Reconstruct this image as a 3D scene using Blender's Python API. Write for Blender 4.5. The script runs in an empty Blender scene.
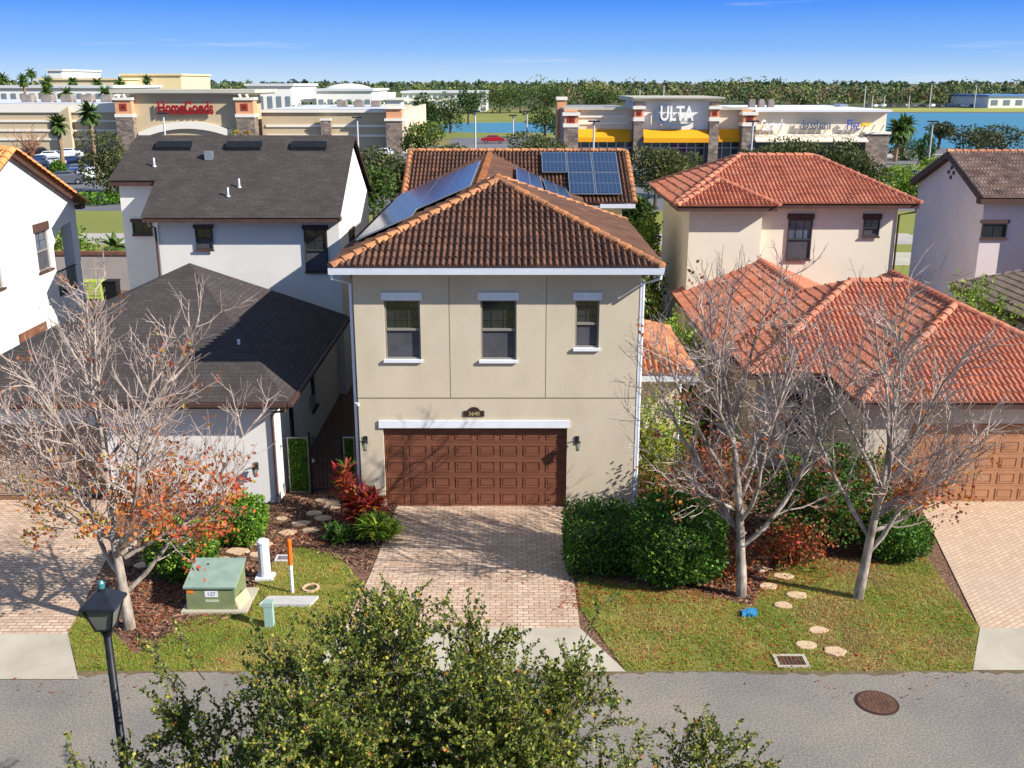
import bpy, bmesh, math, random
from mathutils import Vector, Matrix, noise
R = math.radians
rnd = random.Random(7)
S = bpy.context.scene
COL = S.collection

# ------------------------------------------------------------------ camera
CAM_H, FPX = 10.95, 1013.0
TH = math.atan(301.5 / FPX)
cd = bpy.data.cameras.new('camera')
cam = bpy.data.objects.new('camera', cd); COL.objects.link(cam)
cam.location = (0, 0, CAM_H); cam.rotation_euler = (math.pi / 2 - TH, 0, 0)
cd.sensor_width = 36; cd.lens = FPX / 1024 * 36; cd.clip_end = 9000; cd.clip_start = .1
S.camera = cam

# ------------------------------------------------------------------ sky and sun
SUN = Vector((2.4, -1.08, 1.62)).normalized()
EL = math.asin(SUN.z); AZ = math.atan2(SUN.x, SUN.y)
W = bpy.data.worlds.new('World'); S.world = W; W.use_nodes = True
nt = W.node_tree; bg = nt.nodes['Background']
sky = nt.nodes.new('ShaderNodeTexSky'); sky.sky_type = 'NISHITA'; sky.sun_disc = False
sky.sun_elevation = EL; sky.sun_rotation = AZ; sky.altitude = 0
sky.air_density = 1.0; sky.dust_density = 0.15; sky.ozone_density = 4.0
hs = nt.nodes.new('ShaderNodeHueSaturation'); hs.inputs['Saturation'].default_value = 1.22; hs.inputs['Value'].default_value = 1.0
nt.links.new(sky.outputs[0], hs.inputs['Color'])
# thin wisps of cloud low over the horizon
tcw = nt.nodes.new('ShaderNodeTexCoord'); mpw = nt.nodes.new('ShaderNodeMapping'); mpw.inputs['Scale'].default_value = (2.2, 2.2, 42)
nzw = nt.nodes.new('ShaderNodeTexNoise'); nzw.inputs['Scale'].default_value = 1.6; nzw.inputs['Detail'].default_value = 7; nzw.inputs['Roughness'].default_value = .6
rpw = nt.nodes.new('ShaderNodeValToRGB'); rpw.color_ramp.elements[0].position = .60; rpw.color_ramp.elements[1].position = .84
rpw.color_ramp.elements[1].color = (.55, .55, .55, 1)
mxw = nt.nodes.new('ShaderNodeMix'); mxw.data_type = 'RGBA'; mxw.inputs[7].default_value = (3.6, 3.8, 4.1, 1)
nt.links.new(tcw.outputs['Generated'], mpw.inputs[0]); nt.links.new(mpw.outputs[0], nzw.inputs['Vector'])
nt.links.new(nzw.outputs[0], rpw.inputs[0]); nt.links.new(rpw.outputs[0], mxw.inputs[0])
# clear winter sky: pale at the horizon, deep blue just above it, softened by the Nishita model
sxw = nt.nodes.new('ShaderNodeSeparateXYZ'); nt.links.new(tcw.outputs['Generated'], sxw.inputs[0])
grw = nt.nodes.new('ShaderNodeValToRGB'); el_ = grw.color_ramp.elements
for q in range(4): el_.new(.5)
for e_, (ps, cc) in zip(el_, ((0.0, (1.95, 2.75, 3.75)), (.03, (.72, 1.75, 3.8)), (.07, (.12, .95, 3.7)), (.1, (.03, .7, 3.4)), (.35, (.72, 1.3, 2.4)), (1.0, (1.25, 1.6, 2.3)))):
    e_.position = ps; e_.color = (cc[0] / 4, cc[1] / 4, cc[2] / 4, 1)
nt.links.new(sxw.outputs[2], grw.inputs[0])
sc4 = nt.nodes.new('ShaderNodeVectorMath'); sc4.operation = 'SCALE'; sc4.inputs['Scale'].default_value = 4.0; nt.links.new(grw.outputs[0], sc4.inputs[0])
gmx = nt.nodes.new('ShaderNodeMix'); gmx.data_type = 'RGBA'; gmx.inputs[0].default_value = .93
nt.links.new(hs.outputs[0], gmx.inputs[6]); nt.links.new(sc4.outputs[0], gmx.inputs[7]); nt.links.new(gmx.outputs[2], mxw.inputs[6]); nt.links.new(mxw.outputs[2], bg.inputs[0])
bg.inputs[1].default_value = 0.15
sl = bpy.data.lights.new('sun', 'SUN'); sl.energy = 5.0; sl.angle = R(.4); sl.color = (1, .94, .85)
so = bpy.data.objects.new('sun', sl); COL.objects.link(so); so.rotation_euler = (-SUN).to_track_quat('-Z', 'Y').to_euler()
so.location = (30, -20, 40)
S.view_settings.view_transform = 'Standard'; S.view_settings.look = 'None'
S.view_settings.exposure = 0.74; S.view_settings.gamma = 1
S.cycles.max_bounces = 6; S.cycles.transparent_max_bounces = 4
try: S.cycles.use_denoising = True
except Exception: pass

# ------------------------------------------------------------------ helpers
def ray(px, py):
    u, v = (px - 512) / FPX, (py - 384) / FPX
    return Vector((u, math.cos(TH) - v * math.sin(TH), -math.sin(TH) - v * math.cos(TH)))
def G(px, py, z=0.0):                       # where a sight line meets the ground
    d = ray(px, py); t = (z - CAM_H) / d.z
    return Vector((d.x * t, d.y * t, z))
def at(px, py, Y):                          # where a sight line meets the plane of a wall
    d = ray(px, py); t = Y / d.y
    return Vector((d.x * t, Y, CAM_H + d.z * t))

ORG = {}
class MB:
    def __init__(s): s.v = []; s.f = []; s.uv = []; s.m = []; s.has = False
    def face(s, pts, m=0, uv=None):
        n = len(s.v); s.v += [tuple(p) for p in pts]; s.f.append(tuple(range(n, n + len(pts)))); s.m.append(m)
        s.uv.append(uv)
        if uv: s.has = True
        return s
    def mesh(s, vs, fs, m=0, uv=None):
        n = len(s.v); s.v += [tuple(p) for p in vs]
        for f in fs: s.f.append(tuple(i + n for i in f)); s.m.append(m); s.uv.append(uv)
        if uv: s.has = True
        return s
    def box(s, x0, x1, y0, y1, z0, z1, m=0):
        if x0 > x1: x0, x1 = x1, x0
        if y0 > y1: y0, y1 = y1, y0
        if z0 > z1: z0, z1 = z1, z0
        v = [(x, y, z) for z in (z0, z1) for y in (y0, y1) for x in (x0, x1)]
        return s.mesh(v, [(0, 2, 3, 1), (4, 5, 7, 6), (0, 1, 5, 4), (2, 6, 7, 3), (0, 4, 6, 2), (1, 3, 7, 5)], m)
    def obox(s, c, ax, ay, az, m=0):         # centre and three half-axis vectors
        c, ax, ay, az = map(Vector, (c, ax, ay, az))
        v = [c + ax * i + ay * j + az * k for k in (-1, 1) for j in (-1, 1) for i in (-1, 1)]
        return s.mesh(v, [(0, 2, 3, 1), (4, 5, 7, 6), (0, 1, 5, 4), (2, 6, 7, 3), (0, 4, 6, 2), (1, 3, 7, 5)], m)
    def tube(s, pts, rs, n=6, m=0, cap=True):
        pts = [Vector(p) for p in pts]
        if not hasattr(rs, '__len__'): rs = [rs] * len(pts)
        b = len(s.v); ref = None
        for i, p in enumerate(pts):
            d = (pts[min(i + 1, len(pts) - 1)] - pts[max(i - 1, 0)])
            if d.length < 1e-9: d = Vector((0, 0, 1))
            d.normalize()
            if ref is None: ref = d.orthogonal().normalized()
            a = (ref - d * ref.dot(d))
            a = a.normalized() if a.length > 1e-6 else d.orthogonal().normalized()
            ref = a; c = d.cross(a)
            for k in range(n):
                t = 2 * math.pi * k / n
                s.v.append(tuple(p + (a * math.cos(t) + c * math.sin(t)) * rs[i]))
        for i in range(len(pts) - 1):
            for k in range(n):
                q = b + i * n
                s.f.append((q + k, q + (k + 1) % n, q + n + (k + 1) % n, q + n + k)); s.m.append(m); s.uv.append(None)
        if cap:
            s.f.append(tuple(range(b + n - 1, b - 1, -1))); s.m.append(m); s.uv.append(None)
            q = b + (len(pts) - 1) * n
            s.f.append(tuple(range(q, q + n))); s.m.append(m); s.uv.append(None)
        return s
    def prism(s, poly, axis, a, b, m=0):     # outline in the other two axes, extruded along axis
        def P(p, t):
            return {'x': (t, p[0], p[1]), 'y': (p[0], t, p[1]), 'z': (p[0], p[1], t)}[axis]
        n = len(poly)
        v = [P(p, a) for p in poly] + [P(p, b) for p in poly]
        f = [tuple(range(n)), tuple(range(2 * n - 1, n - 1, -1))] + [(i, (i + 1) % n, n + (i + 1) % n, n + i) for i in range(n)]
        return s.mesh(v, f, m)
    def build(s, name, mats, parent=None, smooth=False, recalc=False):
        me = bpy.data.meshes.new(name)
        o = ORG.get(parent.name, Vector()) if parent else Vector()
        me.from_pydata([(a - o.x, b - o.y, c - o.z) for a, b, c in s.v], [], s.f)
        if not isinstance(mats, (list, tuple)): mats = [mats]
        for q in mats: me.materials.append(q)
        if len(mats) > 1: me.polygons.foreach_set('material_index', s.m)
        if s.has:
            ul = me.uv_layers.new(name='UVMap'); dat = []
            for f, uv in zip(s.f, s.uv):
                if uv is None: dat += [0.0, 0.0] * len(f)
                elif isinstance(uv, list):
                    for q in uv: dat += [q[0], q[1]]
                else: dat += [uv[0], uv[1]] * len(f)
            ul.data.foreach_set('uv', dat)
        if recalc:
            bm = bmesh.new(); bm.from_mesh(me); bmesh.ops.recalc_face_normals(bm, faces=bm.faces); bm.to_mesh(me); bm.free()
        if smooth: me.polygons.foreach_set('use_smooth', [True] * len(me.polygons))
        me.update()
        ob = bpy.data.objects.new(name, me); COL.objects.link(ob)
        if parent: ob.parent = parent
        ORG[ob.name] = o.copy()
        return ob
def tag(o, label=None, cat=None, group=None, kind=None):
    if label: o['label'] = label
    if cat: o['category'] = cat
    if group: o['group'] = group
    if kind: o['kind'] = kind
    return o
def thing(name, loc, label, cat, group=None):
    o = bpy.data.objects.new(name, None); COL.objects.link(o); o.location = loc
    o.empty_display_size = .3
    ORG[o.name] = Vector(loc)
    return tag(o, label, cat, group)
def kids(o): return [c for c in bpy.data.objects if c.parent == o]
def dup(root, loc, rz=0, label=None, scale=None, tree=None):
    def cp(o, par):
        c = o.copy(); COL.objects.link(c); c.parent = par
        for k in tree[o]: cp(k, c)
        return c
    if tree is None:
        tree = {}
        def walk(o):
            tree[o] = kids(o)
            for k in tree[o]: walk(k)
        walk(root)
    c = cp(root, None); c.location = loc; c.rotation_euler = (0, 0, rz)
    if scale is not None: c.scale = scale if hasattr(scale, '__len__') else (scale,) * 3
    if label: c['label'] = label
    return c

# ------------------------------------------------------------------ materials
def node(nt, t, **k):
    n = nt.nodes.new(t)
    for a, b in k.items():
        if hasattr(n, a): setattr(n, a, b)
    return n
def new_mat(name):
    m = bpy.data.materials.new(name); m.use_nodes = True
    return m, m.node_tree, m.node_tree.nodes['Principled BSDF']
def c4(c): return (c[0], c[1], c[2], 1)
def srgb(r, g, b):
    return tuple(((x / 255) / 12.92 if x <= 10 else (((x / 255) + .055) / 1.055) ** 2.4) for x in (r, g, b))
MC = {}
def mat(name, col, col2=None, scale=4, rough=.85, bump=0, bscale=60, metal=0, spec=.3, stretch=None, detail=5, lo=.35, hi=.65, coord='Object'):
    if name in MC: return MC[name]
    m, nt, p = new_mat(name); MC[name] = m
    p.inputs['Base Color'].default_value = c4(col); p.inputs['Roughness'].default_value = rough
    p.inputs['Metallic'].default_value = metal; p.inputs['Specular IOR Level'].default_value = spec
    tc = node(nt, 'ShaderNodeTexCoord'); src = tc.outputs[coord]
    if stretch:
        mp = node(nt, 'ShaderNodeMapping'); mp.inputs['Scale'].default_value = stretch
        nt.links.new(src, mp.inputs[0]); src = mp.outputs[0]
    if col2:
        nz = node(nt, 'ShaderNodeTexNoise'); nz.inputs['Scale'].default_value = scale; nz.inputs['Detail'].default_value = detail
        nz.inputs['Roughness'].default_value = .6
        rp = node(nt, 'ShaderNodeValToRGB'); e = rp.color_ramp.elements
        e[0].position = lo; e[1].position = hi; e[0].color = c4(col); e[1].color = c4(col2)
        nt.links.new(src, nz.inputs['Vector']); nt.links.new(nz.outputs[0], rp.inputs[0]); nt.links.new(rp.outputs[0], p.inputs['Base Color'])
    if bump:
        nb = node(nt, 'ShaderNodeTexNoise'); nb.inputs['Scale'].default_value = bscale; nb.inputs['Detail'].default_value = 4
        bp = node(nt, 'ShaderNodeBump'); bp.inputs['Strength'].default_value = bump; bp.inputs['Distance'].default_value = .02
        nt.links.new(src, nb.inputs['Vector']); nt.links.new(nb.outputs[0], bp.inputs['Height']); nt.links.new(bp.outputs[0], p.inputs['Normal'])
    return m
def tile_mat(name, cols, dirt=(.05, .035, .03), dirt_amt=.35, rough=.8):
    """per-tile colour from the tile's own number, plus weathering"""
    m, nt, p = new_mat(name); p.inputs['Roughness'].default_value = rough; p.inputs['Specular IOR Level'].default_value = .25
    uv = node(nt, 'ShaderNodeTexCoord'); wn = node(nt, 'ShaderNodeTexWhiteNoise', noise_dimensions='2D')
    nt.links.new(uv.outputs['UV'], wn.inputs['Vector'])
    rp = node(nt, 'ShaderNodeValToRGB'); e = rp.color_ramp.elements
    while len(e) < len(cols): e.new(.5)
    for i, c in enumerate(cols): e[i].position = i / (len(cols) - 1); e[i].color = c4(c)
    nt.links.new(wn.outputs['Value'], rp.inputs[0])
    nz = node(nt, 'ShaderNodeTexNoise'); nz.inputs['Scale'].default_value = 1.3; nz.inputs['Detail'].default_value = 9; nz.inputs['Roughness'].default_value = .72
    nt.links.new(uv.outputs['Object'], nz.inputs['Vector'])
    r2 = node(nt, 'ShaderNodeValToRGB'); r2.color_ramp.elements[0].position = .45; r2.color_ramp.elements[1].position = .7
    r2.color_ramp.elements[0].color = (0, 0, 0, 1); r2.color_ramp.elements[1].color = (dirt_amt,) * 3 + (1,)
    nt.links.new(nz.outputs[0], r2.inputs[0])
    mx = node(nt, 'ShaderNodeMix', data_type='RGBA'); mx.inputs[7].default_value = c4(dirt)
    nt.links.new(r2.outputs[0], mx.inputs[0]); nt.links.new(rp.outputs[0], mx.inputs[6]); nt.links.new(mx.outputs[2], p.inputs['Base Color'])
    nb = node(nt, 'ShaderNodeTexNoise'); nb.inputs['Scale'].default_value = 40
    bp = node(nt, 'ShaderNodeBump'); bp.inputs['Strength'].default_value = .3; bp.inputs['Distance'].default_value = .02
    nt.links.new(uv.outputs['Object'], nb.inputs['Vector']); nt.links.new(nb.outputs[0], bp.inputs['Height']); nt.links.new(bp.outputs[0], p.inputs['Normal'])
    return m
def brick_mat(name, c1, c2, mortar, bw, bh, ms=.01, rot=0, coord='Object', rough=.85, stain=(.1, .07, .06), stain_amt=.3, bump=.4, offset=.5, scale=1.0, big=.6):
    m, nt, p = new_mat(name); p.inputs['Roughness'].default_value = rough; p.inputs['Specular IOR Level'].default_value = .25
    tc = node(nt, 'ShaderNodeTexCoord'); mp = node(nt, 'ShaderNodeMapping'); mp.inputs['Rotation'].default_value = (0, 0, rot)
    nt.links.new(tc.outputs[coord], mp.inputs[0])
    b = node(nt, 'ShaderNodeTexBrick', offset=offset); b.inputs['Color1'].default_value = c4(c1); b.inputs['Color2'].default_value = c4(c2)
    b.inputs['Mortar'].default_value = c4(mortar); b.inputs['Scale'].default_value = scale; b.inputs['Mortar Size'].default_value = ms
    b.inputs['Brick Width'].default_value = bw; b.inputs['Row Height'].default_value = bh; b.inputs['Mortar Smooth'].default_value = .2
    nt.links.new(mp.outputs[0], b.inputs['Vector'])
    nz = node(nt, 'ShaderNodeTexNoise'); nz.inputs['Scale'].default_value = big; nz.inputs['Detail'].default_value = 10; nz.inputs['Roughness'].default_value = .7
    nt.links.new(tc.outputs['Object'], nz.inputs['Vector'])
    r2 = node(nt, 'ShaderNodeValToRGB'); r2.color_ramp.elements[0].position = .42; r2.color_ramp.elements[1].position = .68
    r2.color_ramp.elements[0].color = (0, 0, 0, 1); r2.color_ramp.elements[1].color = (stain_amt,) * 3 + (1,)
    nt.links.new(nz.outputs[0], r2.inputs[0])
    mx = node(nt, 'ShaderNodeMix', data_type='RGBA'); mx.inputs[7].default_value = c4(stain)
    nt.links.new(r2.outputs[0], mx.inputs[0]); nt.links.new(b.outputs[0], mx.inputs[6]); nt.links.new(mx.outputs[2], p.inputs['Base Color'])
    bp = node(nt, 'ShaderNodeBump'); bp.inputs['Strength'].default_value = bump; bp.inputs['Distance'].default_value = -.01
    nt.links.new(b.outputs['Fac'], bp.inputs['Height']); nt.links.new(bp.outputs[0], p.inputs['Normal'])
    return m
def cell_mat(name, cols, scale, rough=.9, bump=.5, stretch=(1, 1, 1)):
    """voronoi chips: mulch, stonework"""
    m, nt, p = new_mat(name); p.inputs['Roughness'].default_value = rough; p.inputs['Specular IOR Level'].default_value = .2
    tc = node(nt, 'ShaderNodeTexCoord'); mp = node(nt, 'ShaderNodeMapping'); mp.inputs['Scale'].default_value = stretch
    v = node(nt, 'ShaderNodeTexVoronoi'); v.inputs['Scale'].default_value = scale
    nt.links.new(tc.outputs['Object'], mp.inputs[0]); nt.links.new(mp.outputs[0], v.inputs['Vector'])
    sx = node(nt, 'ShaderNodeSeparateColor'); nt.links.new(v.outputs['Color'], sx.inputs[0])
    rp = node(nt, 'ShaderNodeValToRGB'); e = rp.color_ramp.elements
    while len(e) < len(cols): e.new(.5)
    for i, c in enumerate(cols): e[i].position = i / (len(cols) - 1); e[i].color = c4(c)
    nt.links.new(sx.outputs[0], rp.inputs[0]); nt.links.new(rp.outputs[0], p.inputs['Base Color'])
    bp = node(nt, 'ShaderNodeBump'); bp.inputs['Strength'].default_value = bump; bp.inputs['Distance'].default_value = .03
    nt.links.new(v.outputs['Distance'], bp.inputs['Height']); nt.links.new(bp.outputs[0], p.inputs['Normal'])
    return m
def leaf_mat(name, c, c2=None, trans=.25):
    m, nt, p = new_mat(name); p.inputs['Roughness'].default_value = .55; p.inputs['Specular IOR Level'].default_value = .3
    tc = node(nt, 'ShaderNodeTexCoord'); nz = node(nt, 'ShaderNodeTexNoise'); nz.inputs['Scale'].default_value = 9; nz.inputs['Detail'].default_value = 2
    rp = node(nt, 'ShaderNodeValToRGB'); e = rp.color_ramp.elements; e[0].position = .35; e[1].position = .65
    e[0].color = c4(c); e[1].color = c4(c2 or c)
    nt.links.new(tc.outputs['Object'], nz.inputs['Vector']); nt.links.new(nz.outputs[0], rp.inputs[0]); nt.links.new(rp.outputs[0], p.inputs['Base Color'])
    tr = node(nt, 'ShaderNodeBsdfTranslucent'); nt.links.new(rp.outputs[0], tr.inputs[0])
    ms = node(nt, 'ShaderNodeMixShader'); ms.inputs[0].default_value = trans
    out = nt.nodes['Material Output']
    nt.links.new(p.outputs[0], ms.inputs[1]); nt.links.new(tr.outputs[0], ms.inputs[2]); nt.links.new(ms.outputs[0], out.inputs[0])
    return m

stucco_beige = mat('stucco_beige', srgb(186, 174, 152), srgb(198, 186, 164), 1.1, .9, .22, 38, stretch=(1, 1, .5), detail=9, lo=.3, hi=.62)
stucco_beige2 = mat('stucco_cream', srgb(208, 194, 158), srgb(216, 202, 168), .8, .9, .3, 55)
stucco_white = mat('stucco_white', srgb(214, 212, 207), srgb(222, 219, 213), 1, .9, .3, 55)
stucco_bright = mat('stucco_bright_white', srgb(206, 205, 204), srgb(212, 211, 209), 1, .9, .3, 55)
stucco_pink = mat('stucco_blush', srgb(216, 206, 186), srgb(224, 215, 197), .7, .9, .3, 55)
stucco_pink2 = mat('stucco_mauve', srgb(205, 190, 190), srgb(214, 199, 198), .7, .9, .3, 55)
stucco_yel = mat('stucco_yellow', srgb(226, 210, 160), srgb(214, 198, 150), .7, .9, .3, 55)
stucco_tan = mat('stucco_tan', srgb(190, 170, 140), srgb(180, 160, 132), .7, .9, .3, 55)
white_trim = mat('white_trim', srgb(222, 226, 232), srgb(212, 217, 224), 3, .6)
gutter_m = mat('gutter_paint', srgb(205, 213, 226), srgb(214, 220, 230), 3, .5)
brown_trim = mat('brown_trim', srgb(70, 50, 45), srgb(84, 60, 52), 4, .7)
dark_metal = mat('dark_bronze', srgb(44, 40, 38), None, rough=.5, metal=.2)
black_metal = mat('black_metal', srgb(26, 28, 32), srgb(36, 38, 42), 8, .45, metal=.3)
joint_m = mat('joint_dark_beige', srgb(128, 118, 100))  # darker beige of the control joint strips
glass = mat('window_glass', (.012, .016, .02), (.03, .035, .04), 1.2, .06, spec=.8)
screen_m = mat('insect_screen', srgb(68, 68, 74), srgb(78, 78, 84), 3, .6)
glass_store = mat('store_glass', (.03, .08, .1), (.08, .16, .18), .3, .12, spec=.8)
vinyl = mat('window_vinyl', srgb(132, 128, 120), None, rough=.5)
vinyl_dk = mat('window_vinyl_dark', srgb(60, 58, 58), None, rough=.5)
tile_brown = tile_mat('tiles_brown', [srgb(86, 60, 50), srgb(98, 68, 55), srgb(108, 76, 60), srgb(80, 58, 50), srgb(124, 88, 67)], dirt_amt=.5, dirt=(.07, .045, .038))
cap_brown = tile_mat('cap_tiles_brown', [srgb(180, 122, 80), srgb(196, 134, 86), srgb(146, 98, 72)], dirt_amt=.85, dirt=(.13, .08, .06))
tile_orange = tile_mat('tiles_orange', [srgb(172, 104, 74), srgb(188, 126, 90), srgb(158, 92, 68), srgb(200, 150, 106)], dirt_amt=.3)
tile_red = tile_mat('tiles_terracotta', [srgb(184, 112, 84), srgb(192, 120, 92), srgb(174, 104, 80), srgb(200, 134, 104), srgb(188, 116, 88)], dirt_amt=.35, dirt=(.16, .09, .075))
tile_redb = tile_mat('tiles_weathered_terracotta', [srgb(188, 92, 66), srgb(206, 116, 84), srgb(170, 82, 62), srgb(226, 164, 128), srgb(196, 100, 72)], dirt_amt=.55, dirt=(.10, .055, .05))
tile_mix = tile_mat('tiles_blend', [srgb(158, 134, 120), srgb(176, 150, 132), srgb(196, 170, 150), srgb(140, 118, 106)], dirt_amt=.5)
tile_or2 = tile_mat('tiles_light_orange', [srgb(214, 140, 82), srgb(224, 156, 96), srgb(196, 124, 74)], dirt_amt=.3)
shingle = brick_mat('shingles_dark', srgb(66, 61, 60), srgb(78, 71, 69), srgb(48, 44, 43), .33, .14, .008, coord='UV', rough=.95, stain=srgb(58, 50, 48), stain_amt=.75, big=1.6, bump=.6)
paver = brick_mat('pavers_pink', srgb(188, 158, 134), srgb(212, 188, 164), srgb(122, 102, 88), .24, .12, .010, rough=.9, stain=srgb(160, 136, 118), stain_amt=.7, big=1.4)
paver_r = brick_mat('pavers_tan', srgb(192, 164, 138), srgb(206, 182, 156), srgb(130, 108, 92), .22, .11, .007, rot=R(-35), rough=.9, stain=srgb(184, 160, 138), stain_amt=.6)
concrete = mat('concrete', srgb(186, 178, 160), srgb(168, 160, 144), .9, .9, .25, 50)
asphalt = mat('asphalt', srgb(134, 129, 124), srgb(158, 148, 134), .35, .95, .6, 55, detail=12, lo=.38, hi=.64)
_ant = asphalt.node_tree; _pb = _ant.nodes['Principled BSDF']; _src = _pb.inputs['Base Color'].links[0].from_socket
_v = _ant.nodes.new('ShaderNodeTexNoise'); _v.inputs['Scale'].default_value = 24; _v.inputs['Detail'].default_value = 3
_r = _ant.nodes.new('ShaderNodeValToRGB'); _r.color_ramp.elements[0].position = .36; _r.color_ramp.elements[1].position = .66; _r.color_ramp.elements[0].color = (.62, .62, .62, 1); _r.color_ramp.elements[1].color = (1.0, 1.0, 1.0, 1)
_m = _ant.nodes.new('ShaderNodeMix'); _m.data_type = 'RGBA'; _m.blend_type = 'MULTIPLY'; _m.inputs[0].default_value = 1
_tc = _ant.nodes.new('ShaderNodeTexCoord'); _ant.links.new(_tc.outputs['Object'], _v.inputs['Vector']); _ant.links.new(_v.outputs[0], _r.inputs[0]); _ant.links.new(_src, _m.inputs[6]); _ant.links.new(_r.outputs[0], _m.inputs[7]); _ant.links.new(_m.outputs[2], _pb.inputs['Base Color'])
asphalt_lot = mat('asphalt_lot', srgb(96, 98, 104), srgb(112, 112, 114), .05, .95)
grass_m = mat('lawn_grass', srgb(104, 114, 46), srgb(146, 132, 66), .9, .95, .9, 60, detail=10, lo=.4, hi=.6)
grass_far = mat('distant_grass', srgb(136, 134, 62), srgb(112, 120, 56), .03, .95, detail=9)
earth = mat('ground_earth', srgb(110, 112, 60), srgb(120, 104, 70), .02, .95, detail=9)
mulch = cell_mat('mulch', [srgb(66, 46, 36), srgb(108, 78, 60), srgb(138, 106, 86), srgb(84, 60, 48), srgb(158, 128, 106)], 26, stretch=(1, 1.6, 1))
stone_m = cell_mat('ledge_stone', [srgb(110, 98, 90), srgb(140, 126, 114), srgb(96, 86, 80), srgb(156, 140, 126)], 1.6, stretch=(1, 1, 2))
flag = mat('flagstone', srgb(206, 180, 148), srgb(188, 160, 130), 3, .9, .3, 30)
bark_pale = mat('bark_pale', srgb(182, 170, 158), srgb(104, 92, 82), 5, .9, .5, 40, stretch=(1, 1, .4))
twig_m = mat('twig_bark', srgb(190, 174, 164), srgb(142, 124, 114), 1.5, .9)
bark = mat('bark_brown', srgb(92, 76, 62), srgb(70, 58, 50), 6, .9, .5, 30)
brown_door = mat('door_brown', srgb(108, 66, 48), srgb(122, 76, 56), 2, .6, .1, 60, stretch=(.4, 1, 4))
tan_door = mat('door_tan', srgb(150, 128, 112), srgb(160, 138, 120), 2, .6)
orange_door = mat('door_orange', srgb(162, 114, 82), srgb(174, 126, 92), 2, .6)
L_green = leaf_mat('leaf_green', srgb(62, 92, 34), srgb(84, 110, 40))
L_dark = leaf_mat('leaf_dark_green', srgb(44, 66, 30), srgb(58, 82, 36))
L_mid = leaf_mat('leaf_olive', srgb(92, 104, 48), srgb(70, 84, 38))
L_yel = leaf_mat('leaf_yellow_green', srgb(150, 152, 56), srgb(132, 146, 50))
L_olive = leaf_mat('leaf_dry_olive', srgb(104, 106, 58), srgb(84, 88, 50))
L_olive2 = leaf_mat('leaf_dark_olive', srgb(66, 72, 42), srgb(80, 84, 50))
glass_pale = mat('window_glass_pale', srgb(92, 104, 120), srgb(70, 80, 94), 2, .12, spec=.7)  # lighter blue-grey pane colour, nothing hangs behind it
L_org = leaf_mat('leaf_orange', srgb(200, 126, 52), srgb(184, 96, 48), .35)
L_red = leaf_mat('leaf_red', srgb(164, 66, 52), srgb(186, 84, 60), .3)
L_brn = leaf_mat('leaf_brown', srgb(136, 84, 54), srgb(156, 104, 74), .2)
L_hedge = leaf_mat('leaf_hedge', srgb(66, 112, 32), srgb(92, 134, 40))
L_bright = leaf_mat('leaf_bright', srgb(110, 150, 44), srgb(136, 170, 52))
L_pink = leaf_mat('leaf_crimson', srgb(150, 30, 48), srgb(190, 60, 60), .3)
water_m, wnt, wp = new_mat('lake_water')
wp.inputs['Base Color'].default_value = c4(srgb(70, 128, 152)); wp.inputs['Roughness'].default_value = .45; wp.inputs['Specular IOR Level'].default_value = .35
wn_ = node(wnt, 'ShaderNodeTexNoise'); wn_.inputs['Scale'].default_value = .9; wn_.inputs['Detail'].default_value = 5
wt = node(wnt, 'ShaderNodeTexCoord'); wb = node(wnt, 'ShaderNodeBump'); wb.inputs['Strength'].default_value = .6; wb.inputs['Distance'].default_value = .4
wnt.links.new(wt.outputs['Object'], wn_.inputs['Vector']); wnt.links.new(wn_.outputs[0], wb.inputs['Height']); wnt.links.new(wb.outputs[0], wp.inputs['Normal'])
solar_m = brick_mat('solar_cells', (.014, .035, .085), (.018, .042, .10), (.10, .14, .20), .166, .166, .006, coord='UV', rough=.2, stain_amt=0, bump=0, offset=0)
solar_m.node_tree.nodes['Principled BSDF'].inputs['Specular IOR Level'].default_value = .4
alu = mat('aluminium', srgb(170, 176, 182), None, rough=.35, metal=.7)

# ------------------------------------------------------------------ ground
def sheet(name, pts, m, z=None, kind='structure'):
    mb = MB(); mb.face([(p[0], p[1], z if z is not None else p[2]) for p in pts])
    o = mb.build(name, m, recalc=False)
    # make the sheet face up
    if o.data.polygons[0].normal.z < 0: o.data.flip_normals()
    o['kind'] = kind
    return o
def rect(x0, x1, y0, y1): return [(x0, y0), (x1, y0), (x1, y1), (x0, y1)]
sheet('ground', rect(-6000, 6000, -300, 8500), earth, -.06)
sheet('road', rect(-60, 60, 9.2, G(512, 671).y), asphalt, 0)
yR = G(512, 671).y
dm = MB(); _r = random.Random(5); _x = -24.0; _e = [(_x, .06)]
while _x < 24: _x += _r.uniform(.05, .22); _e.append((_x, _r.uniform(.01, .13) + .05 * math.sin(_x * 1.3) + .03))
for (a0, d0), (a1, d1) in zip(_e, _e[1:]): dm.face([(a0, yR - max(.005, d0), .005), (a1, yR - max(.005, d1), .005), (a1, yR + .02, .005), (a0, yR + .02, .005)])
dm.build('road_edge_dirt', mat('edge_dirt', srgb(120, 104, 78), srgb(96, 84, 62), 4, .95, .6, 40))['kind'] = 'structure'
sheet('grass_verge', rect(-60, 60, -30, 9.2), grass_m, .012)
sheet('garden_bed', rect(-34, 44, yR, 55), mulch, -.004)

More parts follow.
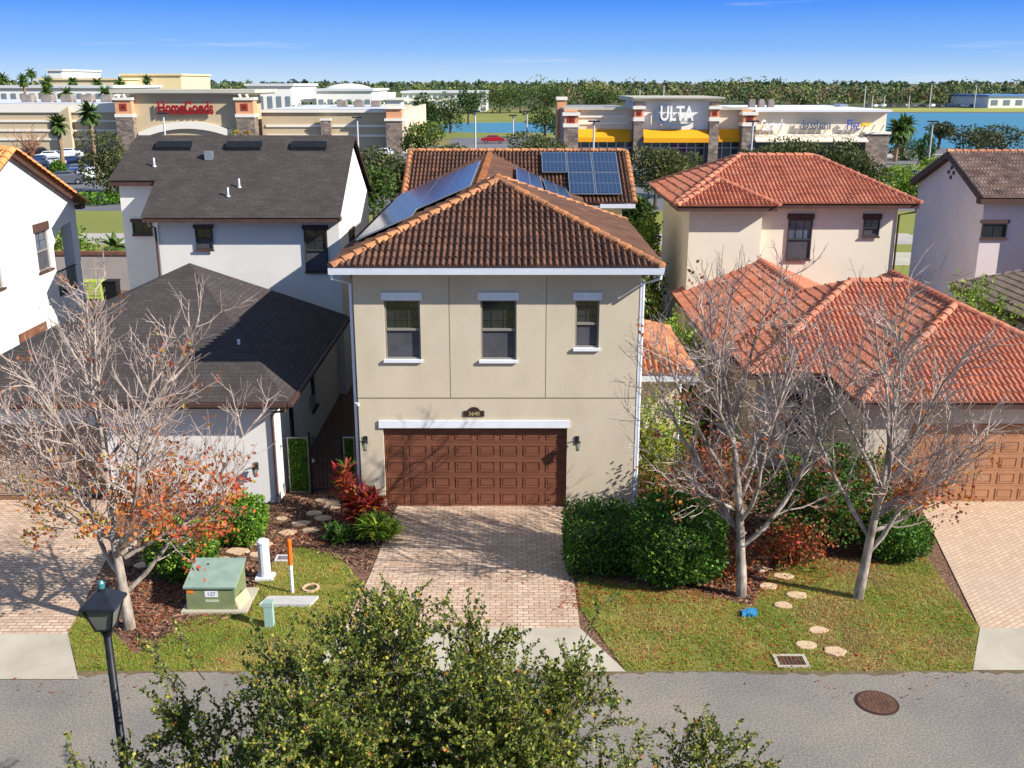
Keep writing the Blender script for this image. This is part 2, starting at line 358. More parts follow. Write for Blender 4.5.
def pxs(l, z): return [G(a, b, z) for a, b in l]
LAWNS = [  # outlines on the ground
    [(68, 634), (78, 671), (318, 671), (345, 630), (362, 583), (338, 555), (300, 547), (268, 566), (252, 590), (252, 612), (190, 618), (160, 640), (135, 655), (110, 630), (85, 600)],
    [(581, 610), (626, 671), (973, 671), (980, 628), (925, 556), (880, 560), (800, 556), (768, 575), (752, 606), (690, 590), (640, 585), (576, 576)],
]
lawn_polys = []
for L in LAWNS:
    p = pxs(L, .006); lawn_polys.append(p); sheet('lawn', p, grass_m, .006)
drive_main = pxs([(398, 503), (564, 503), (580, 628), (345, 628), (370, 575)], .014)
sheet('driveway', drive_main, paver, .014)
sheet('driveway', pxs([(-160, 500), (116, 500), (112, 548), (68, 633.5), (-300, 633.5)], .014), paver, .014)
sheet('driveway', pxs([(918, 501), (1260, 501), (1400, 628), (980, 628)], .014), paver_r, .014)
sheet('driveway_apron', pxs([(345, 628), (580, 628), (626, 671.5), (310, 671.5)], .018), concrete, .018)
sheet('driveway_apron', pxs([(-300, 633.5), (68, 633.5), (78, 679), (-330, 679)], .018), concrete, .018)
sheet('driveway_apron', pxs([(980, 628), (1400, 628), (1430, 670), (973, 670)], .018), concrete, .018)

# far ground
sheet('grass_strip', rect(-160, 200, 55, 91), grass_far, -.03)
sheet('pavement', rect(-160, 30, 63, 68), concrete, -.024)
sheet('street', rect(-160, 30, 71.5, 77), mat('pale_road', srgb(176, 168, 158), srgb(160, 154, 146), .2, .9), -.024)
sheet('car_park', rect(-170, -12, 91, 190), asphalt_lot, -.03)
sheet('car_park', rect(-11.99, 100, 91, 215), asphalt_lot, -.03)
sheet('street', rect(52, 200, 158, 166), mat('pale_road', (0, 0, 0)), -.02)
sheet('grass_field', rect(-60, 400, 215, 232), grass_far, -.02)
sheet('grass_field', rect(-70, 90, 232, 420), grass_far, -.015)
pond = [at(438, 122, 300), at(560, 122, 300)]
sheet('pond_water', [(-21, 243), (-4, 237), (14, 238), (24, 246), (20, 290), (4, 300), (-16, 297), (-24, 262)], water_m, -.008)
sheet('lake_water', [(66, 182), (100, 178), (300, 180), (520, 300), (520, 398), (110, 402), (84, 395), (80, 300)], water_m, -.012)
sheet('lake_shore', [(78, 395), (84, 401), (110, 408), (530, 405), (530, 396), (110, 400)], mat('reed_bank', srgb(150, 96, 60), srgb(130, 100, 60), .05, .95), .05)
sheet('grass_bank', rect(70, 560, 405, 470), mat('bank_grass', srgb(160, 160, 74), srgb(134, 142, 66), .03, .95), -.01)

# ------------------------------------------------------------------ roofs
PROF = [(0, 0), (.18, .04), (.3, .72), (.5, 1), (.7, .72), (.82, .04), (1, 0)]
def tile_face(mb, poly, tw=.155, th=.32, amp=.075, lip=.04):
    P = [Vector(p) for p in poly]
    u = (P[1] - P[0]).normalized(); n = None
    for i in range(2, len(P)):
        q = u.cross(P[i] - P[0])
        if q.length > 1e-4: n = q.normalized(); break
    if n.z < 0: n = -n
    v = n.cross(u)
    us = [(p - P[0]).dot(u) for p in P]; vs = [(p - P[0]).dot(v) for p in P]
    i0, i1 = math.floor(min(us) / tw), math.ceil(max(us) / tw); j1 = math.ceil(max(vs) / th)
    cross = [((i + a) * tw, h * amp, i) for i in range(i0, i1) for a, h in PROF[:-1]] + [(i1 * tw, 0, i1)]
    bm = bmesh.new(); uvl = bm.loops.layers.uv.new('UVMap')
    seed = rnd.randint(0, 999)
    prev = None
    for j in range(0, j1):
        jt = {}
        lo = [bm.verts.new(P[0] + u * x + v * (j * th - (.03 if j == 0 else 0) + jt.setdefault(('v', i_ // 2), rnd.uniform(-.014, .014)) * (j > 0)) + n * (h + lip + jt.setdefault(i_ // 2, rnd.uniform(-.008, .012)))) for x, h, i_ in cross]
        hi = [bm.verts.new(P[0] + u * x + v * ((j + 1) * th) + n * (h * .92)) for x, h, _ in cross]
        base = [bm.verts.new(P[0] + u * x + v * (-.03)) for x, h, _ in cross] if j == 0 else prev
        for k in range(len(cross) - 1):
            for quad, jj in (((lo[k], lo[k + 1], hi[k + 1], hi[k]), j), ((base[k], base[k + 1], lo[k + 1], lo[k]), j)):
                f = bm.faces.new(quad)
                for l in f.loops: l[uvl].uv = (cross[k][2] // 2 + seed + .5, jj + seed + .5)
        prev = hi
    cen = sum(P, Vector()) / len(P)
    for i in range(len(P)):
        a, b = P[i], P[(i + 1) % len(P)]
        if i == 0: continue
        e = (b - a).normalized(); out = e.cross(n)
        if out.dot(cen - a) > 0: out = -out
        bmesh.ops.bisect_plane(bm, geom=bm.verts[:] + bm.edges[:] + bm.faces[:], plane_co=a, plane_no=out, clear_outer=True)
    bm.verts.index_update()
    base_i = len(mb.v); mb.v += [tuple(w.co) for w in bm.verts]
    for f in bm.faces:
        mb.f.append(tuple(base_i + w.index for w in f.verts)); mb.m.append(0); q = f.loops[0][uvl].uv; mb.uv.append((q.x, q.y))
    mb.has = True; bm.free()
    mb.face([p - n * .012 for p in P], 0, (.5, .5))
def shingle_face(mb, poly):
    P = [Vector(p) for p in poly]; u = (P[1] - P[0]).normalized(); n = u.cross(P[2] - P[0]).normalized()
    if n.z < 0: n = -n
    v = n.cross(u)
    mb.face(P, 0, [((p - P[0]).dot(u), (p - P[0]).dot(v)) for p in P])
def hip(x0, x1, y0, y1, z, rise, fi, bi, axis):
    c00, c10, c11, c01 = Vector((x0, y0, z)), Vector((x1, y0, z)), Vector((x1, y1, z)), Vector((x0, y1, z)); zt = z + rise
    if axis == 'y':
        xm = (x0 + x1) / 2; A, B = Vector((xm, y0 + fi, zt)), Vector((xm, y1 - bi, zt))
        F = [[c10, c11, B, A], [c01, c00, A, B]]
        if fi: F.append([c00, c10, A])
        if bi: F.append([c11, c01, B])
        Rg = [(A, B)] + ([(c00, A), (c10, A)] if fi else [(c00, A), (c10, A)]) + [(c01, B), (c11, B)]
    else:
        ym = (y0 + y1) / 2; A, B = Vector((x0 + fi, ym, zt)), Vector((x1 - bi, ym, zt))
        F = [[c00, c10, B, A], [c11, c01, A, B]]
        if fi: F.append([c01, c00, A])
        if bi: F.append([c10, c11, B])
        Rg = [(A, B), (c00, A), (c01, A), (c10, B), (c11, B)]
    return F, Rg
def caps(mb, segs, r=.12, step=.36):
    for a, b in segs:
        a, b = Vector(a), Vector(b); L = (b - a).length
        if L < .2: continue
        d = (b - a) / L; side = d.cross(Vector((0, 0, 1))).normalized(); up = side.cross(d)
        n = max(1, round(L / step)); s_ = L / n; seed = rnd.randint(0, 999)
        for i in range(n):
            p0 = a + d * (i * s_ - .03); p1 = a + d * ((i + 1) * s_)
            ra, rb = r * 1.12, r * .95; ring = []
            for p, q, li in ((p0, ra, .045), (p1, rb, .02)):
                for k in range(7):
                    t = math.pi * k / 6
                    ring.append(p + side * math.cos(t) * q + up * (math.sin(t) * q * .9 + li - .03))
            mb.mesh(ring, [(k, k + 1, k + 8, k + 7) for k in range(6)] + [tuple(range(6, -1, -1))], 0, (i + seed + .5, seed + .5))
def add_roof(parent, specs, tm, cm=None, kind='tile', eave=None, eave_h=.17, drop=.03, amp=.075, capr=.12, skip=()):
    """specs: list of hip() argument tuples -> one roof part (> ridge_cap, fascia)"""
    mb = MB(); cb = MB(); eb = MB()
    for si, s in enumerate(specs):
        F, Rg = hip(*s)
        for f in F: (tile_face(mb, f, amp=amp) if kind == 'tile' else shingle_face(mb, f))
        caps(cb, [g for gi, g in enumerate(Rg) if (si, gi) not in skip], capr)
        x0, x1, y0, y1, z = s[:5]
        eb.box(x0 + .02, x1 - .02, y0 + .02, y1 - .02, z - drop - eave_h, z - drop)
    rf = mb.build('roof', tm, parent)
    if cm: cb.build('ridge_cap', cm, rf, smooth=False)
    if eave: eb.build('fascia', eave, rf)
    return rf

# ------------------------------------------------------------------ walls and openings
def wall_xz(mb, O, ux, W_, z0, z1, holes, reveal=.12, m=0):
    """vertical wall with rectangular holes; O start point, ux unit direction, outward normal = ux x z"""
    O = Vector(O); ux = Vector(ux); nrm = ux.cross(Vector((0, 0, 1)))
    us = sorted({0, W_} | {h[0] for h in holes} | {h[1] for h in holes}); zs = sorted({z0, z1} | {h[2] for h in holes} | {h[3] for h in holes})
    P = lambda u, z, d=0: O + ux * u + Vector((0, 0, z - O.z)) - nrm * d
    for a, b in zip(us, us[1:]):
        for c, d in zip(zs, zs[1:]):
            cu, cz = (a + b) / 2, (c + d) / 2
            if any(h[0] < cu < h[1] and h[2] < cz < h[3] for h in holes): continue
            mb.face([P(a, c), P(b, c), P(b, d), P(a, d)], m)
    for a, b, c, d in holes:
        q = reveal
        mb.face([P(a, c), P(a, c, q), P(a, d, q), P(a, d)], m); mb.face([P(b, c), P(b, d), P(b, d, q), P(b, c, q)], m)
        mb.face([P(a, d), P(a, d, q), P(b, d, q), P(b, d)], m)
        if c > .01: mb.face([P(a, c), P(b, c), P(b, c, q), P(a, c, q)], m)
def walls_box(mb, x0, x1, y0, y1, z0, z1, front=(), right=(), left=(), m=0):
    """four walls; holes given in world coords: front (x0,x1,z0,z1); right/left (y0,y1,z0,z1)"""
    wall_xz(mb, (x0, y0, z0), (1, 0, 0), x1 - x0, z0, z1, [(a - x0, b - x0, c, d) for a, b, c, d in front], m=m)
    wall_xz(mb, (x1, y0, z0), (0, 1, 0), y1 - y0, z0, z1, [(a - y0, b - y0, c, d) for a, b, c, d in right], m=m)
    wall_xz(mb, (x1, y1, z0), (-1, 0, 0), x1 - x0, z0, z1, [], m=m)
    wall_xz(mb, (x0, y1, z0), (0, -1, 0), y1 - y0, z0, z1, [(y1 - b, y1 - a, c, d) for a, b, c, d in left], m=m)
def window(parent, O, ux, a, b, c, d, frame_m=vinyl, lintel=None, sill=None, pane_m=None, lintel_h=.22, lintel_o=.07, rows=3, cols=2, lower='screen', reveal=.12, hung=True):
    """O,ux as wall_xz; a..b along, c..d height. window > pane, lintel, sill"""
    O = Vector(O); ux = Vector(ux); nrm = ux.cross(Vector((0, 0, 1))); Z = Vector((0, 0, 1))
    def bx(mb, u0, u1, z0, z1, d0, d1, m=0):   # d measured outward from wall face
        cc = O + ux * ((u0 + u1) / 2) + nrm * ((d0 + d1) / 2); cc.z = (z0 + z1) / 2
        mb.obox(cc, ux * (u1 - u0) / 2, nrm * (d1 - d0) / 2, Z * (z1 - z0) / 2, m)
    fr = MB(); t = .045; q = reveal
    bx(fr, a, a + t, c, d, -q, -q + .06); bx(fr, b - t, b, c, d, -q, -q + .06); bx(fr, a + t, b - t, d - t, d, -q, -q + .06); bx(fr, a + t, b - t, c, c + t, -q, -q + .06)
    mid = (c + d) / 2
    if hung: bx(fr, a + t, b - t, mid - .03, mid + .03, -q, -q + .065)
    zz0 = mid if hung else c
    for i in range(1, cols):
        x = a + (b - a) * i / cols; bx(fr, x - .007, x + .007, zz0 + .03, d - t, -q + .004, -q + .022, 1)
    nr = max(1, rows // 2) if hung else rows
    for i in range(1, nr + (1 if hung else 0)):
        z = zz0 + (d - zz0) * i / (nr + (1 if hung else 0)); bx(fr, a + t, b - t, z - .007, z + .007, -q + .006, -q + .024, 1)
    w = fr.build('window', [frame_m, vinyl_dk], parent)
    pb = MB(); bx(pb, a + t, b - t, c + t, d - t, -q - .03, -q + .004, 0)
    if hung and lower == 'screen': bx(pb, a + t, b - t, c + t, mid - .03, -q + .01, -q + .016, 1)
    pb.build('pane', [pane_m or glass, screen_m], w)
    if lintel: lb = MB(); bx(lb, a - lintel_o, b + lintel_o, d - .002, d + lintel_h, .002 - .05, .05); lb.build('lintel', lintel, w)
    if sill: sb = MB(); bx(sb, a - lintel_o + .02, b + lintel_o - .02, c - .07, c + .002, -q + .061, .07); sb.build('sill', sill, w)
    return w
def garage_door(parent, x0, x1, z1, Y, m, cols=8, rows=5, z0=.02):
    mb = MB(); mb.box(x0, x1, Y, Y + .05, z0, z1)
    cw, rh = (x1 - x0) / cols, (z1 - z0) / rows
    for i in range(cols):
        for j in range(rows):
            a, b, c, d = x0 + i * cw + cw * .12, x0 + (i + 1) * cw - cw * .12, z0 + j * rh + rh * .17, z0 + (j + 1) * rh - rh * .17
            t = .03
            for q in ((a, b, d - t, d), (a, b, c, c + t), (a, a + t, c + t, d - t), (b - t, b, c + t, d - t)):
                mb.box(q[0], q[1], Y - .016, Y - .0005, q[2], q[3])
            mb.box(a + t + .03, b - t - .03, Y - .01, Y - .0005, c + t + .03, d - t - .03)
    for j in range(1, rows):
        z = z0 + j * rh; mb.box(x0, x1, Y - .006, Y - .0005, z + .004, z + .016)
    return mb.build('garage_door', m, parent)
def text(parent, s, loc, size, m, extrude=.1, rot=(math.pi / 2, 0, 0), bold=.0, sx=1.0, fit=0, name='lettering', label=None):
    c = bpy.data.curves.new(name, 'FONT'); c.body = s; c.size = size; c.extrude = extrude; c.align_x = 'CENTER'; c.align_y = 'CENTER'; c.offset = bold
    c.resolution_u = 3; c.materials.append(m)
    tmp = bpy.data.objects.new(name, c); COL.objects.link(tmp); bpy.context.view_layer.update()
    me = bpy.data.meshes.new_from_object(tmp.evaluated_get(bpy.context.evaluated_depsgraph_get())); bpy.data.objects.remove(tmp)
    o = bpy.data.objects.new(name, me); COL.objects.link(o); o.rotation_euler = rot
    if fit: sx = fit / (max(v.co.x for v in me.vertices) - min(v.co.x for v in me.vertices))
    o.location = Vector(loc) - (ORG.get(parent.name, Vector()) if parent else Vector()); o.scale = (sx, 1, 1)
    if parent: o.parent = parent
    if label: o['label'] = label
    return o
def downspout(parent, top, wall_pt, z_end, m=gutter_m, r=.04):
    mb = MB(); t = Vector(top); w = Vector(wall_pt)
    mb.tube([t, t + Vector((0, 0, -.12)), w + Vector((0, 0, 0)), Vector((w.x, w.y, z_end + .12)), Vector((w.x, w.y - .16, z_end + .02))], r, 6)
    return mb.build('downspout', m, parent)
def wall_lamp(parent, x, y, z, nrm=(0, -1, 0)):
    n = Vector(nrm); mb = MB(); p = Vector((x, y, z)); s = n.cross(Vector((0, 0, 1)))
    mb.obox(p + n * .015, s * .05, n * .015, Vector((0, 0, .11)))
    mb.tube([p + n * .03 + Vector((0, 0, .02)), p + n * .14 + Vector((0, 0, .1)), p + n * .2 + Vector((0, 0, .04))], .015, 6)
    c = p + n * .2
    mb.tube([c + Vector((0, 0, .06)), c + Vector((0, 0, .01))], [.03, .1], 6)
    mb.tube([c + Vector((0, 0, -.22)), c + Vector((0, 0, -.2))], [.05, .05], 6)
    for k in range(4):
        t = math.pi / 2 * k + .78
        mb.tube([c + Vector((math.cos(t) * .08, math.sin(t) * .08, .01)), c + Vector((math.cos(t) * .045, math.sin(t) * .045, -.2))], .008, 4)
    o = mb.build('wall_lamp', black_metal, parent)
    g = MB(); g.tube([c + Vector((0, 0, 0)), c + Vector((0, 0, -.195))], [.07, .042], 6); g.build('lamp_glass', mat('frosted_glass', srgb(170, 170, 160), None, rough=.3), o)

# ================================================================== the beige house in the middle
YM = 25.1
H1 = thing('stucco_house', (-.4, 32, 0), 'two-storey beige stucco house with brown barrel tile roof and solar panels in the middle', 'house')
xl, xr = -4.0, 3.25
wn = []
for (pa, pb, pt, pbm) in ((384.5, 420.5, 300, 359.5), (480.5, 516.5, 300, 360), (575, 599, 300, 348)):
    a = at(pa, 330, YM).x; b = at(pb, 330, YM).x; wn.append((a, b, at(400, pbm, YM).z, at(400, pt, YM).z))
gx0, gx1, gz = at(384.5, 470, YM).x, at(566.5, 470, YM).x, at(470, 427.5, YM).z
w = MB()
walls_box(w, xl, xr, YM, 32.8, 0, 6.6, front=wn + [(gx0, gx1, 0, gz)]); walls_box(w, xl + .003, 2.1, 32.8, 39.9, 0, 6.58)
w.build('wall', stucco_beige, H1)
w = MB(); walls_box(w, -3.85, 4.3, 39.9, 46.1, 0, 6.5)
for X in (-3.85, 4.3): w.face([(X, 39.9, 6.5), (X, 46.1, 6.5), (X, 43, 7.95)])
w.build('rear_wall', stucco_beige2, H1)
w = MB(); walls_box(w, xr + .003, 4.83, 28.1, 32.7, 0, 2.95); w.build('side_wall', stucco_beige2, H1)
for i, (a, b, c, d) in enumerate(wn):
    window(H1, (0, YM, 0), (1, 0, 0), a, b, c, d, vinyl, white_trim, white_trim, None, .2, .06, rows=4, cols=3 if i < 2 else 2)
garage_door(H1, gx0 + .01, gx1 - .01, gz, YM + .13, brown_door)
lb = MB(); lb.box(gx0 - .1, gx1 + .06, YM - .05, YM - .002, gz, gz + .2); lb.build('garage_lintel', white_trim, H1)
jb = MB(); zj = at(400, 398, YM).z
jb.box(xl + .01, xr - .01, YM - .005, YM + .002, zj - .015, zj + .015)
for px in (450, 546): jb.box(at(px, 350, YM).x - .008, at(px, 350, YM).x + .008, YM - .004, YM + .002, zj + .016, 6.3)
jb.build('control_joint', joint_m, H1)
cb = MB()
cb.box(xr - .02, xr + .02, YM - .012, YM + .02, .02, 6.2)
cb.build('corner_bead', white_trim, H1)
add_roof(H1, [(-4.2, 4.72, 39.4, 46.6, 6.5, 1.72, 0, 0, 'x')], tile_brown, cap_brown)
V = Vector; A = V((-.38, 28.6, 8.34)); A2 = V((-.38, 29.2, 8.34)); R0 = V((-.91, 29.73, 8.114)); R1 = V((-.91, 42.905, 8.114)); e_ = 6.62
mb = MB()
tile_face(mb, [V((-4.42, 24.6, e_)), V((3.66, 24.6, e_)), A])
tile_face(mb, [V((-4.42, 29.73, e_)), V((-4.42, 24.6, e_)), A, A2, R0])
tile_face(mb, [V((-4.42, 42.905, e_)), V((-4.42, 29.73, e_)), R0, R1])
tile_face(mb, [V((3.66, 24.6, e_)), V((3.66, 33.24, e_)), A2, A])
tile_face(mb, [V((3.66, 33.24, e_)), V((-.38, 33.24, e_)), A2])
tile_face(mb, [V((2.6, 30.0, e_)), V((2.6, 42.905, e_)), R1, R0])
rf = mb.build('roof', tile_brown, H1)
cbm = MB(); caps(cbm, [(V((-4.42, 24.6, e_)), A), (V((3.66, 24.6, e_)), A), (A, A2), (V((3.66, 33.24, e_)), A2), (A2, R0), (R0, R1)]); cbm.build('ridge_cap', cap_brown, rf)
# right annex: half hip leaning on the house
mb = MB(); A = Vector((xr, 27.6 + 1.98, 3.02 + .86)); c0 = Vector((xr, 27.6, 3.02)); c1 = Vector((5.23, 27.6, 3.02)); c2 = Vector((5.23, 33.2, 3.02)); A2 = Vector((xr, 31.3, 3.88))
tile_face(mb, [c0, c1, A]); tile_face(mb, [c1, c2, A2, A]); tile_face(mb, [c2, Vector((xr, 33.2, 3.02)), A2])
ar = mb.build('annex_roof', tile_orange, H1)
mb = MB(); caps(mb, [(c1, A)]); mb.build('ridge_cap', tile_orange, ar); mb = MB(); caps(mb, [(c2, A2)]); mb.build('ridge_cap', tile_orange, ar)
mb = MB(); mb.box(xr + .003, 5.2, 27.63, 33.1, 2.84, 2.985); mb.build('soffit', white_trim, ar)
# eaves, gutters and downspouts
mb = MB(); mb.box(-4.38, 3.62, 24.64, 33.2, 6.42, 6.57); mb.box(-4.38, 2.56, 33.2, 39.3, 6.42, 6.57); mb.box(-4.1, 4.66, 39.45, 46.5, 6.26, 6.42); mb.build('soffit', mat('soffit_paint', srgb(170, 172, 172)), H1)
def gutter_x(mb, x0, x1, y, z):              # a trough hung on a front eave
    mb.prism([(y - .13, z + .06), (y - .11, z - .1), (y, z - .1), (y, z + .06), (y - .012, z + .06), (y - .014, z - .085), (y - .1, z - .085), (y - .118, z + .06)], 'x', x0, x1)
def gutter_y(mb, y0, y1, x, z, s=1):
    mb.prism([(x + s * .13, z + .06), (x + s * .11, z - .1), (x, z - .1), (x, z + .06), (x + s * .012, z + .06), (x + s * .014, z - .085), (x + s * .1, z - .085), (x + s * .118, z + .06)], 'y', y0, y1)
mb = MB(); gutter_x(mb, -4.5, 3.72, 24.63, 6.54); mb.build('gutter', gutter_m, H1, recalc=True)
mb = MB(); gutter_y(mb, 24.65, 39.3, -4.39, 6.54, -1); mb.build('gutter', gutter_m, H1, recalc=True)
mb = MB(); gutter_y(mb, 24.65, 33.2, 3.63, 6.54, 1); mb.build('gutter', gutter_m, H1, recalc=True)
mb = MB(); gutter_x(mb, 3.4, 4.75, 39.43, 6.41); mb.build('gutter', gutter_m, H1, recalc=True)
mb = MB(); gutter_x(mb, xr + .01, 5.28, 27.62, 2.93); mb.build('gutter', gutter_m, H1, recalc=True)
downspout(H1, (-4.44, 24.62, 6.45), (xl - .08, YM + .08, 6.1), .1)
downspout(H1, (3.66, 24.62, 6.45), (xr + .06, YM + .05, 6.1), .1)
downspout(H1, (5.15, 27.6, 2.84), (4.88, 28.15, 2.6), .1)
wall_lamp(H1, at(366, 445, YM).x, YM, at(366, 440, YM).z); wall_lamp(H1, at(577, 445, YM).x, YM, at(577, 440, YM).z)
# number plaque
px_, pz_ = at(474, 412, YM).x, at(474, 413, YM).z
mb = MB(); o_ = [(-.27, -.09), (.27, -.09), (.27, .06), (.15, .07)] + [(math.cos(t) * .15, .07 + math.sin(t) * .1) for t in (.3, .9, 1.57, 2.2, 2.8)] + [(-.15, .07), (-.27, .06)]
mb.prism([(px_ + a, pz_ + b) for a, b in o_], 'y', YM - .025, YM - .002); pq = mb.build('house_number_plaque', mat('plaque_bronze', srgb(58, 42, 36), None, rough=.5), H1, recalc=True)
text(pq, '3640', (px_, YM - .028, pz_ - .015), .15, mat('brass', srgb(196, 176, 130), None, rough=.4), .004, name='house_number')
# little camera arm by the corner
mb = MB(); p = at(357, 404, YM); mb.tube([(p.x, YM, p.z), (p.x, YM - .12, p.z + .04)], .015, 5); mb.obox((p.x + .03, YM - .17, p.z + .05), (.05, -.04, 0), (.02, .03, 0), (0, 0, .03)); mb.build('security_camera', white_trim, H1)
# solar panels
def panel(c, e, up, wdt, hgt, parent):
    """c lower-left corner, e along the eave, up up the slope"""
    e = Vector(e).normalized(); up = Vector(up).normalized(); n = e.cross(up).normalized()
    if n.z < 0: n = -n
    c = Vector(c) + n * .2; mb = MB()
    P = [c, c + e * wdt, c + e * wdt + up * hgt, c + up * hgt]; cc = sum(P, Vector()) / 4
    mb.obox(cc - n * .005, e * wdt / 2, up * hgt / 2, n * .018, 1)
    q = .025; I = [c + e * q + up * q, c + e * (wdt - q) + up * q, c + e * (wdt - q) + up * (hgt - q), c + e * q + up * (hgt - q)]
    mb.face([p + n * .016 for p in I], 0, [(0, 0), (1, 0), (1, 1.66), (0, 1.66)])
    a = c + up * (hgt / 2 - .012); mb.face([a + e * q + n * .0175, a + e * (wdt - q) + n * .0175, a + e * (wdt - q) + up * .024 + n * .0175, a + e * q + up * .024 + n * .0175], 1)
    for t in (.2, .8):
        b = c + e * wdt * .5 + up * hgt * t; mb.tube([b - n * .02, b - n * .15], .02, 4, 1)
    return mb.build('solar_panel', [solar_m, alu], parent)
sl_ = 1.72 / 4.04
upL = Vector((1, 0, sl_)).normalized(); upR = Vector((-1, 0, sl_)).normalized(); upF = Vector((0, 1, 1.72 / 3.6)).normalized()
def on(x, y): return Vector((x, y, 6.62 + sl_ * (x + 4.42)))
for i in range(11):
    c = on(-4.05, 26.75 + i * 1.03)
    if c.y + .5 < 38.6: panel(c, (0, 1, 0), upL, 1.02, 1.62, H1)
for i in range(9): panel(on(-2.56, 28.3 + i * 1.03), (0, 1, 0), upL, 1.02, 1.62, H1)
def onr(x, y): return Vector((x, y, 6.62 + sl_ * (2.6 - x)))
for i in range(4): panel(onr(1.98, 33.2 + i * 1.66 - .6), (0, 1, 0), upR, 1.62, .98, H1)
for i in range(5): panel(onr(.98, 31.0 + i * 1.66), (0, 1, 0), upR, 1.62, .98, H1)
for i in range(3): panel(Vector((1.2 + i * 1.03, 39.4 + 1.75, 6.5 + 1.75 * 1.72 / 3.6)), (1, 0, 0), upF, 1.0, 1.6, H1)
for i in range(2): panel(Vector((1.2 + 1.03 + i * 1.03, 39.4 + .28, 6.5 + .28 * 1.72 / 3.6)), (1, 0, 0), upF, 1.0, 1.6, H1)

# ================================================================== white house with dark shingles, left
H2 = thing('shingle_house', (-10, 30, 0), 'white stucco house with dark grey shingle roofs left of the beige house', 'house')
YL = 25.45
w = MB(); gl0, gl1 = -14.3, at(112, 480, YL).x
walls_box(w, -15.0, -6.3, YL, 35.3, 0, 2.95, front=[(gl0, gl1, 0, 2.25)], right=[(27.2, 28.0, 1.0, 2.3), (30.4, 31.2, 1.0, 2.3)])
w.build('wall', stucco_white, H2)
mb = MB(); mb.box(gl1 - .02, gl1 + .0, YL + .12, YL + .6, 0, 2.25); mb.box(gl0, gl0 + .02, YL + .12, YL + .6, 0, 2.25); mb.box(gl0, gl1, YL + .12, YL + .6, 2.25, 2.3); mb.build('garage_recess', stucco_tan, H2)
garage_door(H2, gl0 + .03, gl1 - .03, 2.24, YL + .5, tan_door)
for a, b in ((27.2, 28.0), (30.4, 31.2)): window(H2, (-6.3, 0, 0), (0, 1, 0), a, b, 1.0, 2.3, vinyl_dk, brown_trim, brown_trim, hung=True)
w = MB(); walls_box(w, -12.4, -6.05, 35.5, 43.1, 0, 6.45, front=[], right=[(37.6, 38.6, 4.0, 5.5)])
w.face([(-6.05, 35.5, 6.45), (-6.05, 43.1, 6.45), (-6.05, 39.2, 8.8)]); w.face([(-12.4, 35.5, 6.45), (-12.4, 43.1, 6.45), (-12.4, 39.2, 8.8)])
walls_box(w, -14.2, -12.39, 37.1, 42.4, 0, 7.45)
w.face([(-14.2, 37.1, 7.3), (-14.2, 41.3, 7.3), (-14.2, 39.2, 8.7)])
wl = w.build('upper_wall', stucco_white, H2)
YU = 35.5
def pw(pa, pb, pt, pm, Y): a = at(pa, (pt + pm) / 2, Y); b = at(pb, (pt + pm) / 2, Y); return a.x, b.x, at(pa, pm, Y).z, at(pa, pt, Y).z
# windows set into shallow frames on the upper walls
a, b, c, d = pw(196, 213, 228, 249, YU); window(H2, (0, YU - .03, 0), (1, 0, 0), a, b, c, d, vinyl_dk, brown_trim, brown_trim, None, .12, .05, reveal=.02)
a, b, c, d = pw(305, 328, 229, 271, YU); window(H2, (0, YU - .03, 0), (1, 0, 0), a, b, c, d, vinyl_dk, brown_trim, brown_trim, None, .14, .05, reveal=.02)
a, b, c, d = pw(133, 152, 222, 234, 37.1); window(H2, (0, 37.07, 0), (1, 0, 0), a, b, c, d, vinyl_dk, brown_trim, brown_trim, None, .12, .05, reveal=.02, hung=False)
window(H2, (-6.02, 0, 0), (0, 1, 0), 37.6, 38.6, 4.0, 5.5, vinyl_dk, brown_trim, brown_trim, reveal=.02)
mb = MB(); eb = MB()
Ap = Vector((-9.75, 30.4, 5.72)); C_ = [Vector(q + (3.05,)) for q in ((-15.5, 24.9), (-5.77, 24.9), (-5.77, 35.0), (-15.5, 35.0))]; F = [[C_[k], C_[(k + 1) % 4], Ap] for k in range(4)]
for f in F: shingle_face(mb, f)
eb.box(-15.48, -5.79, 24.92, 34.98, 2.86, 3.04)
r1 = mb.build('lower_roof', shingle, H2); eb.build('fascia', brown_trim, r1)
mb = MB(); mb.box(-15.5, -5.8, 24.78, 24.9, 2.94, 3.04); mb.box(-5.77, -5.66, 24.8, 34.9, 2.94, 3.04); mb.build('gutter', brown_trim, H2)
mb = MB(); eb = MB()
F, _ = hip(-12.75, -5.9, 34.9, 43.5, 6.5, 2.55, 0, 0, 'x')
for f in F: shingle_face(mb, f)
zz = lambda y: 6.5 + 2.55 * (y - 34.9) / 4.3
shingle_face(mb, [(-14.45, 36.75, zz(36.75)), (-12.75, 36.75, zz(36.75)), (-12.75, 39.2, zz(39.2)), (-14.1, 39.2, zz(39.2))])
shingle_face(mb, [(-12.75, 42.4, zz(36)), (-14.45, 42.4, zz(36)), (-14.1, 39.2, zz(39.2)), (-12.75, 39.2, zz(39.2))])
eb.box(-12.7, -5.93, 34.93, 35.49, 6.34, 6.48); eb.box(-12.7, -5.93, 43.11, 43.4, 6.34, 6.48); eb.box(-14.4, -12.76, 36.8, 41.5, zz(36.75) - .2, zz(36.75) - .02)
for y0, y1 in ((34.9, 39.2), (43.5, 39.2)):
    z0, z1 = 6.5, 9.05
    eb.face([(-5.905, y0, z0 - .1), (-5.905, y1, z1 - .1), (-5.905, y1, z1 - .005), (-5.905, y0, z0 - .005)])
r2 = mb.build('upper_roof', shingle, H2); eb.build('fascia', brown_trim, r2)
